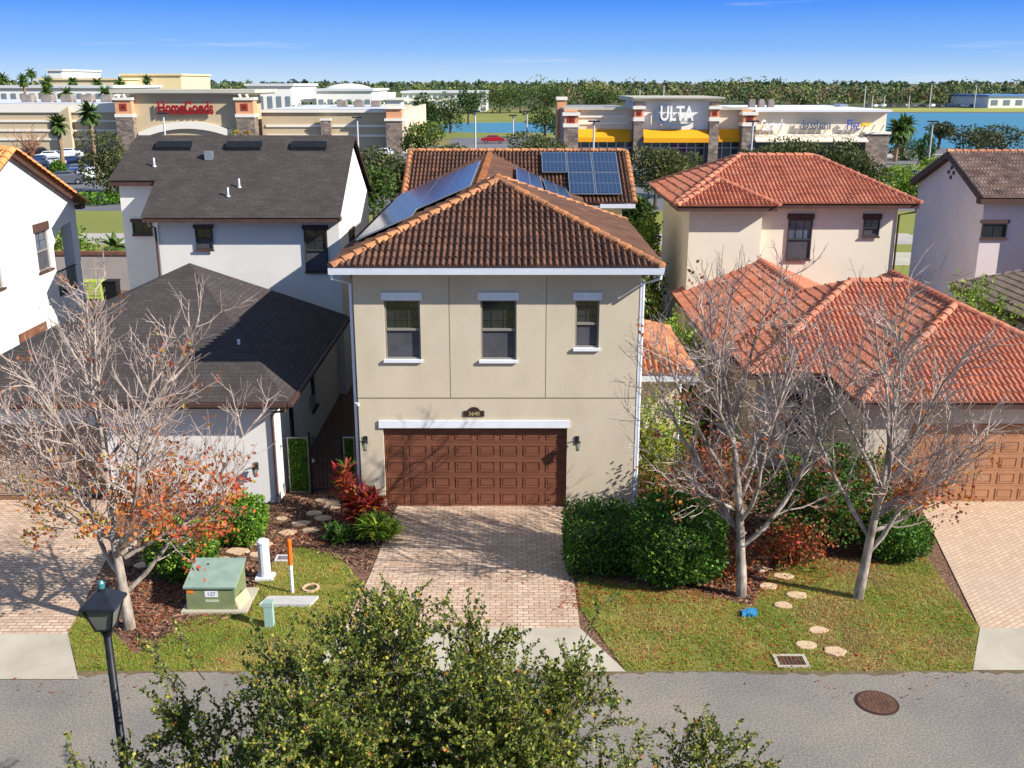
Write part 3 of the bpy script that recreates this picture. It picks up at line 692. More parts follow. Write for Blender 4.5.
for px in (174, 244, 309):
    p = at(px, 141, 38.6); mb = MB(); y = 38.55
    mb.prism([(y - .22, zz(y - .22) + .0), (y - .22, zz(y - .22) + .14), (y + .12, zz(y + .12) + .13), (y + .12, zz(y + .12))], 'x', p.x - .65, p.x + .65)
    mb.build('roof_vent', black_metal, H2, recalc=True)
for px, py in ((155, 172), (229, 206), (240, 196)):
    y = 38.9 - (py - 140) * .045; p = at(px, py, y); mb = MB(); mb.tube([(p.x, y, zz(y) - .05), (p.x, y, zz(y) + .32)], .035, 8)
    mb.tube([(p.x, y, zz(y) + .0), (p.x, y, zz(y) + .04)], .07, 8); mb.build('vent_pipe', white_trim, H2)
y = 37.9; p = at(209, 155, y); mb = MB(); mb.box(p.x - .14, p.x + .14, y - .12, y + .12, zz(y) - .05, zz(y) + .28); mb.build('vent_box', alu, H2)
for px, py, y in ((220, 287, 28.5), (237, 320, 27.0)):
    z = 3.05 + 2.62 * (y - 24.9) / 5.0; p = at(px, py, y); z = 3.05 + 2.62 * (-5.77 - p.x) / 4.86; mb = MB(); mb.tube([(p.x, y, z - .15), (p.x, y, z + .2)], .04, 8); mb.build('vent_pipe', white_trim, H2)
downspout(H2, (-5.85, 24.85, 2.95), (-6.34, YL - .05, 2.6), .1, brown_trim)
downspout(H2, (-12.5, 34.9, 6.35), (-12.46, YU - .05, 6.1), 3, brown_trim)
wall_lamp(H2, at(257, 470, YL).x, YL, at(257, 466, YL).z)
mb = MB(); p = at(278, 456, YL); mb.box(-6.299, -6.18, 30, 30.3, 1.2, 1.6); mb.build('meter_box', alu, H2)

# ================================================================== bright white house at the left edge
H3 = thing('gable_house', (-20, 35, 0), 'bright white gabled house with balcony and orange tile verge at the left edge', 'house')
XG = -17.25
ridge_y, ridge_z = 35.3, 8.75; fy, by = 29.9, 40.7; ez = 6.35
zr = lambda y: ridge_z - abs(y - ridge_y) * (ridge_z - ez) / 5.4
def wp_(px, py):          # pixel on the gable wall plane x = XG
    d = ray(px, py); t = XG / d.x; return d.y * t, CAM_H + d.z * t
w = MB(); hy0, hz0 = wp_(43.5, 225 + 8); hy1, _ = wp_(62, 225)
wy0, wy1 = wp_(38, 260)[0], wp_(51, 260)[0]; wz0, wz1 = wp_(44, 271)[1], wp_(44, 230)[1]
lw0, lw1 = wp_(-10, 290)[0], wp_(4, 290)[0]
ya = wp_(52.5, 230)[0] + .0
ya = 38.0
holes = [(wy0, wy1, wz0, wz1), (lw0 - .3, lw1, wz0, wz1)]
ho2 = []
for pa, pb, py in ((19, 45, 330), (54, 66, 310)):
    q0, q1 = wp_(pa, py)[0], wp_(pb, py)[0]; ho2.append((q0, q1, .9, 2.2))
wall_xz(w, (XG, 30.7, 0), (0, 1, 0), ya - 30.7, 0, 6.3, [(a - 30.7, b - 30.7, c, d) for a, b, c, d in holes + [h for h in ho2 if h[1] < ya]])
w.face([(XG, 30.7, 6.3), (XG, ya, 6.3), (XG, ya, zr(ya) - .1), (XG, ridge_y, ridge_z - .1), (XG, 30.7, zr(30.7) - .1)])
# wall over and below the balcony opening, with an arched head
yc = 39.75; ye = 40.3
w.face([(XG, ya, zr(ya) - .1), (XG, ya, 5.0), (XG, ya + .3, 5.35), (XG, ya + .9, 5.65), (XG, yc, 5.75), (XG, ye, 5.75), (XG, ye, zr(ye) - .1)])
w.face([(XG, ya, 0), (XG, ye, 0), (XG, ye, 3.1), (XG, ya, 3.1)])
w.box(XG - .42, XG - .003, yc, ye - .01, 0, 5.74)
w.box(-25, XG - .3, ya + 0, ya + .02, 3.1, 6.2)
w.face([(-25, ye, 0), (XG, ye, 0), (XG, ye, 3.1), (-25, ye, 3.1)])
w.face([(-25, 30.7, 0), (XG, 30.7, 0), (XG, 30.7, 6.4), (-25, 30.7, 6.4)])
w.build('wall', stucco_bright, H3)
mb = MB(); mb.box(-24, XG - .51, ya + .03, ye - .02, 2.95, 3.1); mb.build('balcony_floor', concrete, H3)
for a, b, c, d in holes: window(H3, (XG, 0, 0), (0, 1, 0), a, b, c, d, vinyl, brown_trim, brown_trim, glass_pale, .3, .1)
for a, b, c, d in ho2:
    if b < ya: window(H3, (XG, 0, 0), (0, 1, 0), a, b, c, d, vinyl_dk, mat('wood_lintel', srgb(124, 84, 64), srgb(96, 64, 50), 3), brown_trim, None, .3, .1)
mb = MB(); mb.box(XG - .05, XG, ya, yc, 4.02, 4.07); mb.box(XG - .05, XG, ya, yc, 3.16, 3.2)
for i in range(14): y = ya + .06 + i * .12; mb.box(XG - .035, XG - .015, y, y + .018, 3.2, 4.02)
mb.build('balcony_railing', dark_metal, H3)
mb = MB(); P = [Vector((-26, by, ez)), Vector((-17.0, by, ez)), Vector((-17.0, ridge_y, ridge_z)), Vector((-26, ridge_y, ridge_z))]
tile_face(mb, [P[1], P[0], P[3], P[2]]); tile_face(mb, [(-26, fy, ez), (-17.0, fy, ez), (-17.0, ridge_y, ridge_z), (-26, ridge_y, ridge_z)])
r3 = mb.build('roof', tile_or2, H3)
mb = MB(); caps(mb, [((-17.0, by, ez + .02), (-17.0, ridge_y, ridge_z + .03)), ((-17.0, fy, ez + .02), (-17.0, ridge_y, ridge_z + .03)), ((-26, ridge_y, ridge_z), (-17.0, ridge_y, ridge_z))], .15); mb.build('ridge_cap', tile_or2, r3)
mb = MB()
for yy in (by, fy): mb.face([(-17.03, yy, ez - .22), (-17.03, ridge_y, ridge_z - .22), (-17.03, ridge_y, ridge_z - .02), (-17.03, yy, ez - .02)]); 
mb.box(-26, -17, by - .4, by - .02, ez - .2, ez - .05)
mb.build('fascia', brown_trim, r3)

# ================================================================== blush house with terracotta roofs, right
H4 = thing('terracotta_house', (11, 32, 0), 'pale blush stucco house with terracotta tile roofs right of the beige house', 'house')
YRt = 25.4
w = MB(); g0, g1 = at(905, 470, YRt).x, at(905, 470, YRt).x + 5.0
walls_box(w, 9.35, 16.3, YRt, 33, 0, 2.95, front=[(g0, g1, 0, 2.3)])
w.build('garage_wall', mat('stucco_grey_beige', srgb(186, 176, 160), srgb(196, 186, 170), .8, .9, .3, 55), H4)
garage_door(H4, g0 + .01, g1 - .01, 2.3, YRt + .13, orange_door)
w = MB(); wa, wb_, wc, wd = pw(786, 802, 396, 432, 28.2)
walls_box(w, 7.1, 16.0, 28.2, 39, 0, 2.95, front=[(wa, wb_, wc, 2.3)])
w.build('wall', mat('stucco_grey_beige', (0, 0, 0)), H4)
window(H4, (0, 28.2, 0), (1, 0, 0), wa, wb_, wc, 2.3, vinyl_dk, None, brown_trim)
spec = [(8.96, 16.7, 24.9, 34.0, 3.05, 1.74, 3.85, 0, 'y'), (6.7, 16.4, 27.6, 35.8, 3.05, 1.86, 4.0, 4.0, 'x')]
rA = add_roof(H4, spec, tile_red, tile_red, amp=.052, eave=brown_trim, skip=((0, 3), (0, 4), (1, 2), (1, 4)))
mb = MB(); cbm = MB(); F, Rg = hip(6.3, 12.7, 29.5, 39.2, 3.03, 1.36, 3.2, 0, 'y')
for f in F: tile_face(mb, f)
caps(cbm, [Rg[0]]); rB = mb.build('roof', tile_red, H4); cbm.build('ridge_cap', tile_red, rB)
mb = MB(); mb.box(6.32, 12, 29.55, 39, 2.84, 3.0); mb.build('fascia', brown_trim, rB)
# upper storey
w = MB(); walls_box(w, 8.95, 14.75, 39.0, 45.2, 0, 6.5); walls_box(w, 6.7, 9.45, 38.45, 45.2, 0, 6.48)
w.build('upper_wall', stucco_pink, H4)
a, b, c, d = pw(787, 811, 219, 259, 39.0); window(H4, (0, 38.97, 0), (1, 0, 0), a, b, c, d, vinyl_dk, brown_trim, brown_trim, glass_pale, .2, .05, reveal=.02, cols=3)
a, b, c, d = pw(863, 879, 219, 236, 39.0); window(H4, (0, 38.97, 0), (1, 0, 0), a, b, c, d, vinyl_dk, brown_trim, brown_trim, glass_pale, .2, .05, reveal=.02)
spec = [(6.15, 15.35, 38.4, 45.8, 6.6, 1.5, 3.1, 3.1, 'x')]
rC = add_roof(H4, spec, tile_red, tile_red, amp=.052, eave=brown_trim)
mb = MB(); cbm = MB(); F, Rg = hip(6.12, 9.9, 37.85, 43.0, 6.57, .78, 1.9, 0, 'y')
for f in F: tile_face(mb, f)
caps(cbm, Rg[:3]); r5 = mb.build('roof', tile_red, H4); cbm.build('ridge_cap', tile_red, r5)
mb = MB(); mb.box(6.15, 9.87, 37.88, 40, 6.36, 6.53); mb.build('fascia', brown_trim, r5)
downspout(H4, (15.2, 38.4, 6.4), (14.8, 38.95, 6.1), 3, brown_trim)
downspout(H4, (9.1, 24.9, 2.9), (9.3, YRt - .05, 2.6), .1, brown_trim)

# ================================================================== mauve house at the right edge
H5 = thing('hillside_roof_house', (22, 45, 0), 'pale mauve gabled house with mottled brown tile roof at the right edge', 'house')
H5.name = 'mottled_roof_house'; ORG[H5.name] = Vector((22, 45, 0))
XQ = 20.15; y0, y1 = 43.6, 50.9; ym = (y0 + y1) / 2
w = MB(); walls_box(w, XQ, 32, y0, y1, 0, 6.25)
w.face([(XQ, y0, 6.25), (XQ, y1, 6.25), (XQ, ym, 7.76)])
w.box(22.6, 32, y0 - .7, y0 + .1, 0, 6.24)
w.build('wall', stucco_pink2, H5)
a, b, c, d = pw(981, 1006, 223, 238, y0); window(H5, (0, y0 - .03, 0), (1, 0, 0), a, b, c, d, vinyl_dk, brown_trim, brown_trim, None, .14, .08, reveal=.02, hung=False, rows=1)
mb = MB(); cbm = MB(); F, Rg = hip(XQ - .3, 33, y0 - .4, y1 + .4, 6.3, 1.62, 0, 0, 'x')
for f in F: tile_face(mb, f)
r6 = mb.build('roof', tile_mix, H5); caps(cbm, Rg[:1]); cbm.build('ridge_cap', tile_orange, r6)
mb = MB()
for yy in (y0 - .4, y1 + .4):
    mb.face([(XQ - .31, yy, 6.0), (XQ - .31, ym, 7.66), (XQ - .31, ym, 7.9), (XQ - .31, yy, 6.27)]); mb.face([(XQ - .31, yy, 6.02), (XQ - .31, ym, 7.68), (XQ, ym, 7.68), (XQ, yy, 6.02)])
mb.box(XQ - .38, 33, y0 - .48, y0 - .02, 6.02, 6.24)
mb.build('fascia', brown_trim, r6)
for dy, dz in ((0, .18), (0, -.18), (-.17, 0), (.17, 0)): mb = MB(); mb.tube([(XQ - .02, ym + dy * 1.6, 7.0 + dz * 1.2), (XQ - .06, ym + dy * 1.6, 7.0 + dz * 1.2)], .09, 8); mb.build('gable_vent', vinyl_dk, H5)
w = MB(); walls_box(w, 18.5, 30, 27, 40.5, 0, 2.9); w.build('lower_wall', stucco_pink2, H5)
add_roof(H5, [(18.0, 30, 26.5, 41.0, 3.0, 2.3, 4, 4.5, 'y')], tile_mat('tiles_grey_brown', [srgb(112, 100, 90), srgb(124, 110, 98), srgb(100, 88, 80)], dirt_amt=.4), tile_mix, eave=brown_trim)

# ================================================================== leaves and trees
def leaf(mb, p, size, m, d=None, r=rnd):
    """a folded leaf blade"""
    d = d or Vector((r.gauss(0, 1), r.gauss(0, 1), r.gauss(0, 1))).normalized()
    s = d.cross(Vector((r.gauss(0, 1), r.gauss(0, 1), r.gauss(0, 1)))).normalized() * size * .34
    t = d * size
    mb.face([p, p + t * .5 + s, p + t, p + t * .5 - s], m)
def rv(r=rnd): return Vector((r.gauss(0, 1), r.gauss(0, 1), r.gauss(0, 1)))
def bush_mesh(rx, ry, rz, n, size, weights, r, squareness=0, z0=.05, lump=.12):
    """leaves through the outer third of a rounded body standing on the ground"""
    mb = MB(); seed = Vector((r.random() * 50, r.random() * 50, 0))
    for _ in range(n):
        d = rv(r).normalized()
        if squareness:
            k = max(abs(d.x), abs(d.y), abs(d.z)); d = d * ((1 - squareness) + squareness / k)
        q = 1 + lump * noise.noise(d * 3.1 + seed) * 1.6
        rr = q * (1 - abs(r.gauss(0, .12))) * (1 if r.random() < .94 else r.uniform(1, 1.12))
        p = Vector((d.x * rx * rr, d.y * ry * rr, rz * z0 + rz + d.z * rz * rr))
        if p.z < .02: continue
        dd = (d + rv(r) * .8).normalized()
        x = r.random(); m = 0
        for i, wgt in enumerate(weights):
            if x < wgt: m = i; break
            x -= wgt
        leaf(mb, p, size * r.uniform(.7, 1.3), m, dd, r)
    return mb
def hull(mb, L, rx, ry, rz, sq, m, r, k=.8, lump=.12):
    bm = bmesh.new(); bmesh.ops.create_icosphere(bm, subdivisions=3, radius=1); seed = Vector((r.random() * 9, 3, 1))
    for v in bm.verts:
        d = v.co.normalized()
        if sq: q = max(abs(d.x), abs(d.y), abs(d.z)); d = d * ((1 - sq) + sq / q)
        q = k * (1 + lump * noise.noise(d * 3 + seed)); v.co = Vector((d.x * rx * q, d.y * ry * q, max(.01, rz * 1.02 + d.z * rz * q)))
    n = len(mb.v); mb.v += [(L.x + v.co.x, L.y + v.co.y, L.z + v.co.z) for v in bm.verts]
    for f in bm.faces: mb.f.append(tuple(v.index + n for v in f.verts)); mb.m.append(m); mb.uv.append(None)
    bm.free()
def bush(name, loc, rx, ry, rz, n, size, mats, weights, label, cat='bush', group=None, squareness=0, seed=1, lump=.12, rz_=0):
    r = random.Random(seed); t = thing(name, loc, label, cat, group)
    mb = bush_mesh(rx, ry, rz, n, size, weights, r, squareness, lump=lump)
    L = Vector(loc); mb.v = [(a + L.x, b + L.y, c + L.z) for a, b, c in mb.v]
    if size < .13: hull(mb, L, rx, ry, rz, squareness, min(2, len(mats) - 1) if squareness else 0, r, .8 if squareness else .55)
    f = mb.build('foliage', mats, t)
    st = MB()
    for i in range(7):
        a = i * .9; st.tube([L + Vector((math.cos(a) * .06, math.sin(a) * .06, 0)), L + Vector((math.cos(a) * rx * .45, math.sin(a) * ry * .45, rz * .9)), L + Vector((math.cos(a) * rx * .7, math.sin(a) * ry * .7, rz * 1.5))], [.03, .02, .008], 5)
    st.build('stem', bark, t)
    t.rotation_euler.z = rz_
    return t

def grow(mb, p, d, L, r0, r1, n, segs, bend, up, r, tips=None):
    """one curved tapering limb; returns its points"""
    pts = [p.copy()]; d = d.normalized()
    for i in range(segs):
        d = (d + rv(r) * bend + Vector((0, 0, up))).normalized(); p = p + d * (L / segs); pts.append(p.copy())
    mb.tube(pts, [r0 + (r1 - r0) * i / segs for i in range(segs + 1)], n, cap=False)
    return pts, d
def bare_tree(loc, seed, label, H, spread, trunk_h, leaves=(), nl=6, lean=(0, 0), cat='tree', low=True, limbs=None):
    r = random.Random(seed); L = Vector(loc); t = thing('bare_tree', loc, label, cat)
    tb = MB(); wb = MB(); tips = []
    d = Vector((lean[0], lean[1], 1)).normalized()
    main, dd = grow(tb, L.copy(), d, H * .62, .125, .04, 8, 9, .035, .03, r)
    starts = []
    for k in range(nl):
        f = trunk_h + (1 - trunk_h) * (k + r.random() * .6) / nl; i = min(int(f * 9), 8); p = main[i].lerp(main[i + 1], f * 9 - i)
        a = k * 2.4 + r.uniform(-.4, .4); tilt = r.uniform(.65, 1.05) * spread * (1.15 - .5 * f)
        q = Vector((math.cos(a) * math.sin(tilt), math.sin(a) * math.sin(tilt), math.cos(tilt)))
        starts.append((p, q, H * (.66 - .22 * f) * r.uniform(.85, 1.15), .052 * (1.2 - f * .5)))
    for p, q, LL in (limbs or []): starts.append((L + Vector(p), Vector(q), LL, .055))
    starts.append((main[-1], dd, H * .4, .034))
    for p, q, LL, rad in starts:
        pts, _ = grow(tb, p, q, LL, rad, rad * .3, 6, 7, .09, .09, r)
        nb = int(7 + LL * 2.3)
        for j in range(nb):
            f = .2 + .8 * (j + r.random()) / nb; i = min(int(f * 7), 6); pp = pts[i].lerp(pts[i + 1], min(1, f * 7 - i)); ax = (pts[i + 1] - pts[i]).normalized()
            s = ax.orthogonal().normalized(); s.rotate(Matrix.Rotation(r.uniform(0, 6.28), 3, ax)); q2 = (ax * .75 + s * r.uniform(.5, 1)).normalized()
            l2 = LL * .38 * (1.25 - f * .75) * r.uniform(.7, 1.2)
            pt2, _ = grow(wb, pp, q2, l2, .017, .007, 4, 5, .10, .13, r)
            for k in range(max(3, int(l2 * 5))):
                f2 = .15 + .85 * r.random(); i2 = min(int(f2 * 5), 4); p3 = pt2[i2].lerp(pt2[i2 + 1], f2 * 5 - i2); a2 = (pt2[i2 + 1] - pt2[i2]).normalized()
                s = a2.orthogonal().normalized(); s.rotate(Matrix.Rotation(r.uniform(0, 6.28), 3, a2)); q3 = (a2 * .8 + s * r.uniform(.4, .9)).normalized()
                pt3, _ = grow(wb, p3, q3, r.uniform(.35, .9), .0078, .004, 3, 3, .10, .15, r)
                tips.append(pt3[-1])
                for _ in range(2):
                    q4 = (q3 + rv(r) * .5).normalized(); pt4, _ = grow(wb, pt3[1 + r.randint(0, 1)], q4, r.uniform(.15, .35), .005, .003, 3, 2, .15, .12, r); tips.append(pt4[-1])
    tk = tb.build('trunk', bark_pale, t, smooth=True); wb.build('twigs', twig_m, t)
    if leaves:
        lm = MB()
        for p in tips:
            rel = p - L; x = leaves[0](rel, r)
            if x is None: continue
            for _ in range(r.randint(4, 13)):
                leaf(lm, p + rv(r) * .1, r.uniform(.07, .13), x if r.random() < .7 else r.randint(0, 3), (rv(r) + Vector((0, 0, -.8))).normalized(), r)
        lm.build('leaves', [L_org, L_red, leaf_mat('leaf_gold', srgb(178, 150, 56), srgb(150, 140, 60)), L_brn], t)
    return t, tips
def lv_left(rel, r):
    # rusty leaves still cling to the lower right of the crown
    if rel.z < 3.9 and rel.z > .8:
        w_ = max(0, 1 - abs(rel.z - 2.0) / 1.8) * max(.0, 1 - abs(rel.x - .5) / 2.6)
        if r.random() < w_ * 2.1: return 2 if (rel.x < .3 and r.random() < .45) else (0 if rel.x < 1.2 or r.random() < .65 else 1)
    if r.random() < .03: return 3
    return None
def lv_few(rel, r):
    w_ = .28 if rel.z < 3.0 else .015
    return (3 if r.random() < .6 else r.choice((0, 1))) if r.random() < w_ else None
def lv_right(rel, r):
    w_ = .5 if rel.z < 2.9 and rel.x > -.6 else (.1 if rel.z < 3 else .01)
    return (0 if r.random() < .5 else r.choice((3, 3, 1))) if r.random() < w_ else None
bare_tree(G(130, 628), 11, 'bare pale-barked tree with rusty orange lower leaves beside the green utility box', 7.0, .95, .16, (lv_left,), 10, limbs=[((.05, .05, 1.6), (.9, .1, .35), 2.6), ((0, 0, 1.9), (.8, -.3, .6), 2.4), ((0, 0, 1.7), (.75, .5, .5), 2.4), ((0, 0, 2.0), (-.9, -.3, .5), 3.0), ((0, 0, 1.8), (-.8, .3, .7), 3.2)])
bare_tree(G(741, 596), 5, 'bare grey tree on the lawn beside the blue object, standing nearest the round hedge', 7.1, .9, .26, (lv_few,), 10, limbs=[((0, 0, 2.0), (-.9, -.1, .3), 2.2), ((0, 0, 1.5), (-.7, .2, .35), 1.6)])
bare_tree(G(858, 598), 23, 'bare grey tree leaning over the right-hand driveway, rusty leaves on its low branches', 7.0, .8, .22, (lv_right,), 8, (.0, 0), limbs=[((.1, 0, 1.9), (.95, 0, .45), 3.0), ((.1, 0, 2.4), (.9, .3, .7), 3.2), ((.1, 0, 2.1), (.95, -.25, .6), 3.0), ((.1, 0, 1.6), (.8, 0, .2), 2.0)])

# foreground live oak on the near verge
def oak_front():
    r = random.Random(14); L = Vector((-1.05, 8.3, 0)); t = thing('oak_tree', L, 'leafy dark green oak crown filling the bottom of the picture beside the road', 'tree')
    tb = MB(); wb = MB(); lm = MB(); nleaf = 0
    main, dd = grow(tb, L.copy(), Vector((0, 0, 1)), 2.1, .14, .11, 10, 4, .03, 0, r)
    cen = L + Vector((.12, .45, 3.2))
    def inside(p, k=1.0):
        q = p - cen; a = math.atan2(q.y, q.x); b = 1 + .09 * noise.noise(Vector((math.cos(a) * 1.7, math.sin(a) * 1.7, q.z * .6)) * 1.5)
        return (q.x / 3.75) ** 2 + (q.y / 2.9) ** 2 + (max(0, q.z) / max(1.5, 2.4 - .33 * abs(q.x + .85))) ** 2 + (min(0, q.z) / 1.3) ** 2 < (b * k) ** 2
    def sprig(p, d, l):
        nonlocal nleaf
        pts, _ = grow(wb, p, d, l, .006, .003, 3, 3, .15, .04, r)
        nn = int(l * 92)
        for i in range(nn):
            f = (i + r.random()) / nn * 3; k = min(int(f), 2); q = pts[k].lerp(pts[k + 1], f - k)
            x = r.random(); m = 0 if x < .38 else 1 if x < .64 else 2 if x < .82 else 3 if x < .99 else 4
            leaf(lm, q + rv(r) * .012, r.uniform(.026, .062), m, (rv(r) * .8 + d * .7 + Vector((0, 0, .25))).normalized(), r); nleaf += 1
    nl = 30
    for k in range(nl):
        a = k * 2.4; tilt = .1 + 1.15 * ((k + .5) / nl) ** .75
        q = Vector((math.cos(a) * math.sin(tilt), math.sin(a) * math.sin(tilt), math.cos(tilt)))
        st_ = main[-1] - Vector((0, 0, r.random() * .3)); LL_ = .4
        while inside(st_ + q * LL_, .93) and LL_ < 4.2: LL_ += .1
        pts, _ = grow(tb, st_, q, LL_, .06, .012, 6, 8, .06, .0, r)
        for j in range(20):
            f = .22 + .78 * (j + r.random()) / 20; i = min(int(f * 8), 7); pp = pts[i].lerp(pts[i + 1], min(1, f * 8 - i)); ax = (pts[i + 1] - pts[i]).normalized()
            if not inside(pp, 1.05): continue
            s = ax.orthogonal().normalized(); s.rotate(Matrix.Rotation(r.uniform(0, 6.28), 3, ax)); q2 = (ax * .6 + s * .9 + Vector((0, 0, .2))).normalized()
            p2, _ = grow(wb, pp, q2, r.uniform(.6, 1.2) * (1 if inside(pp + q2 * .8) else .45), .013, .006, 4, 5, .12, .04, r)
            for m in range(15):
                f2 = .1 + .9 * (m + r.random()) / 15; i2 = min(int(f2 * 5), 4); p3 = p2[i2].lerp(p2[i2 + 1], min(1, f2 * 5 - i2)); a2 = (p2[i2 + 1] - p2[i2]).normalized()
                if not inside(p3, 1.15): continue
                s = a2.orthogonal().normalized(); s.rotate(Matrix.Rotation(r.uniform(0, 6.28), 3, a2))
                sprig(p3, (a2 * .6 + s * .8 + Vector((0, 0, .15))).normalized(), r.uniform(.25, .55))
    # long shoots that break the outline
    for k in range(26):
        a = r.uniform(0, 6.28); q = cen + Vector((math.cos(a) * 3.1, math.sin(a) * 2.3, r.uniform(-.2, 1.3)))
        d = Vector((math.cos(a), math.sin(a), r.uniform(.2, 1))).normalized(); pts, _ = grow(wb, q, d, r.uniform(.5, .95), .01, .004, 3, 4, .1, .06, r)
        for p in pts[1:]:
            for _ in range(2): sprig(p, (d + rv(r) * .5).normalized(), r.uniform(.12, .28))
    tb.build('trunk', bark, t, smooth=True); wb.build('twigs', mat('oak_twig', srgb(128, 116, 100), srgb(100, 90, 78), 4), t)
    lm.build('leaves', [leaf_mat('oak_olive', srgb(128, 134, 52), srgb(98, 112, 44), .3), leaf_mat('oak_green', srgb(76, 98, 36), srgb(98, 114, 42), .3), leaf_mat('oak_dark', srgb(46, 66, 26), srgb(60, 80, 32), .3), leaf_mat('oak_yellow', srgb(178, 172, 70), srgb(154, 152, 58), .3), L_org], t)
    print('oak leaves', nleaf)
oak_front()
# a second crown just reaching the bottom-left corner
def oak_corner():
    r = random.Random(9); L = Vector((-7.6, 10.0, 0)); t = thing('young_oak', L, 'thin oak sapling reaching into the bottom-left corner beside the lamp post', 'tree')
    tb = MB(); lm = MB(); main, dd = grow(tb, L.copy(), Vector((.02, .03, 1)), 3.2, .035, .012, 6, 7, .05, .02, r)
    for k in range(34):
        f = .4 + .6 * k / 34; i = min(int(f * 7), 6); pp = main[i].lerp(main[i + 1], f * 7 - i); a = k * 2.4
        q = Vector((math.cos(a), math.sin(a), .5)).normalized(); pts, _ = grow(tb, pp, q, r.uniform(.4, .95) * (1.3 - f * .7), .009, .004, 4, 4, .12, .04, r)
        for p in pts[1:]:
            for _ in range(9): leaf(lm, p + rv(r) * .07, r.uniform(.04, .075), r.choice((0, 0, 1, 2, 3)), (rv(r) + q).normalized(), r)
    tb.build('trunk', mat('oak_twig', (0, 0, 0)), t); lm.build('leaves', [L_mid, L_dark, L_green, L_yel], t)
oak_corner()

# ------------------------------------------------------------------ shrubs round the houses
def gl(px, py): return G(px, py)
GR = [L_green, L_hedge, L_dark, L_bright]
bush('round_bush', gl(241, 541), .68, .62, .58, 5200, .075, [L_hedge, L_bright, L_green, L_yel], (.45, .35, .15, .05), 'clipped bright green bush against the white garage wall', squareness=.35, seed=2)
bush('round_bush', gl(183, 573), .8, .7, .62, 5600, .075, [L_hedge, L_bright, L_dark, L_yel], (.45, .25, .25, .05), 'clipped green bush behind the orange-leaved tree and utility box', squareness=.3, seed=3)
bush('hedge_block', G(600, 563), .86, .9, .66, 9600, .07, [L_hedge, L_green, L_dark, L_bright], (.4, .25, .25, .1), 'square-clipped green hedge against the beige wall right of the garage', 'hedge', squareness=.85, seed=4, lump=.03)
bush('round_bush', G(674, 578), 1.12, 1.05, .98, 13000, .08, [L_hedge, L_green, L_dark, L_bright], (.45, .2, .25, .1), 'big round dark green bush beside the clipped hedge', squareness=.25, seed=5)
bush('loose_shrub', at(655, 490, 26.6).to_2d().to_3d(), .85, .8, 1.2, 5200, .08, [L_yel, L_bright, L_green, L_brn], (.4, .25, .25, .1), 'tall loose yellow-green shrub behind the round bush', seed=6, lump=.5)
bush('loose_shrub', G(822, 541), 1.35, 1.0, 1.15, 8200, .09, [L_green, L_dark, L_hedge, L_brn], (.4, .3, .2, .1), 'broad dark green shrub between the two bare trees', seed=7, lump=.5)
bush('round_bush', G(894, 556), .78, .7, .55, 5200, .075, [L_green, L_dark, L_hedge, L_bright], (.4, .3, .2, .1), 'low green bush beside the right-hand driveway', squareness=.2, seed=8)
bush('loose_shrub', G(884, 521), .8, .7, .85, 3600, .085, [L_org, L_brn, L_green, L_yel], (.4, .3, .2, .1), 'orange-leaved shrub against the right-hand garage column', seed=9, lump=.6)
bush('loose_shrub', G(790, 562), .7, .5, .45, 2400, .085, [L_red, L_org, L_brn, L_green], (.25, .15, .4, .2), 'low crimson shrub in front of the broad dark shrub', seed=10, lump=.7)
bush('loose_shrub', G(712, 520), 1.0, .9, 1.1, 4200, .08, [L_brn, L_dark, L_red, L_yel], (.5, .2, .2, .1), 'tall brown leafed shrub behind the middle bare tree', seed=12, lump=.6)
bush('loose_shrub', G(715, 572), .75, .6, .25, 1700, .08, [L_brn, L_red, L_org, L_green], (.6, .2, .1, .1), 'low rusty brown shrub beside the round bush', seed=13, lump=.7)
bush('loose_shrub', Vector((5.6, 33, 0)), .9, 2.6, 1.5, 5000, .12, [L_bright, L_green, L_yel], (.4, .35, .25), 'green shrub in the gap behind the small orange roof', seed=14, lump=.5)
bush('tall_shrub', Vector((5.35, 41.5, 0)), .75, 2.0, 2.6, 6500, .14, [L_green, L_bright, L_dark, L_yel], (.4, .25, .2, .15), 'tall bamboo-like green shrub between the beige and blush houses', seed=15, lump=.5)
bush('tall_shrub', Vector((17.4, 37.0, 0)), .8, 2.2, 1.7, 4200, .13, [L_bright, L_green, L_yel], (.4, .35, .25), 'yellow-green shrub between the blush and mauve houses', seed=16, lump=.6)
bush('loose_shrub', Vector((-25.5, 57.0, 0)), 1.6, 1.0, 1.5, 3200, .2, [L_bright, L_green, L_yel], (.4, .35, .25), 'yellow-green leafy shrub behind the boundary wall by the white balcony', seed=17, lump=.6)
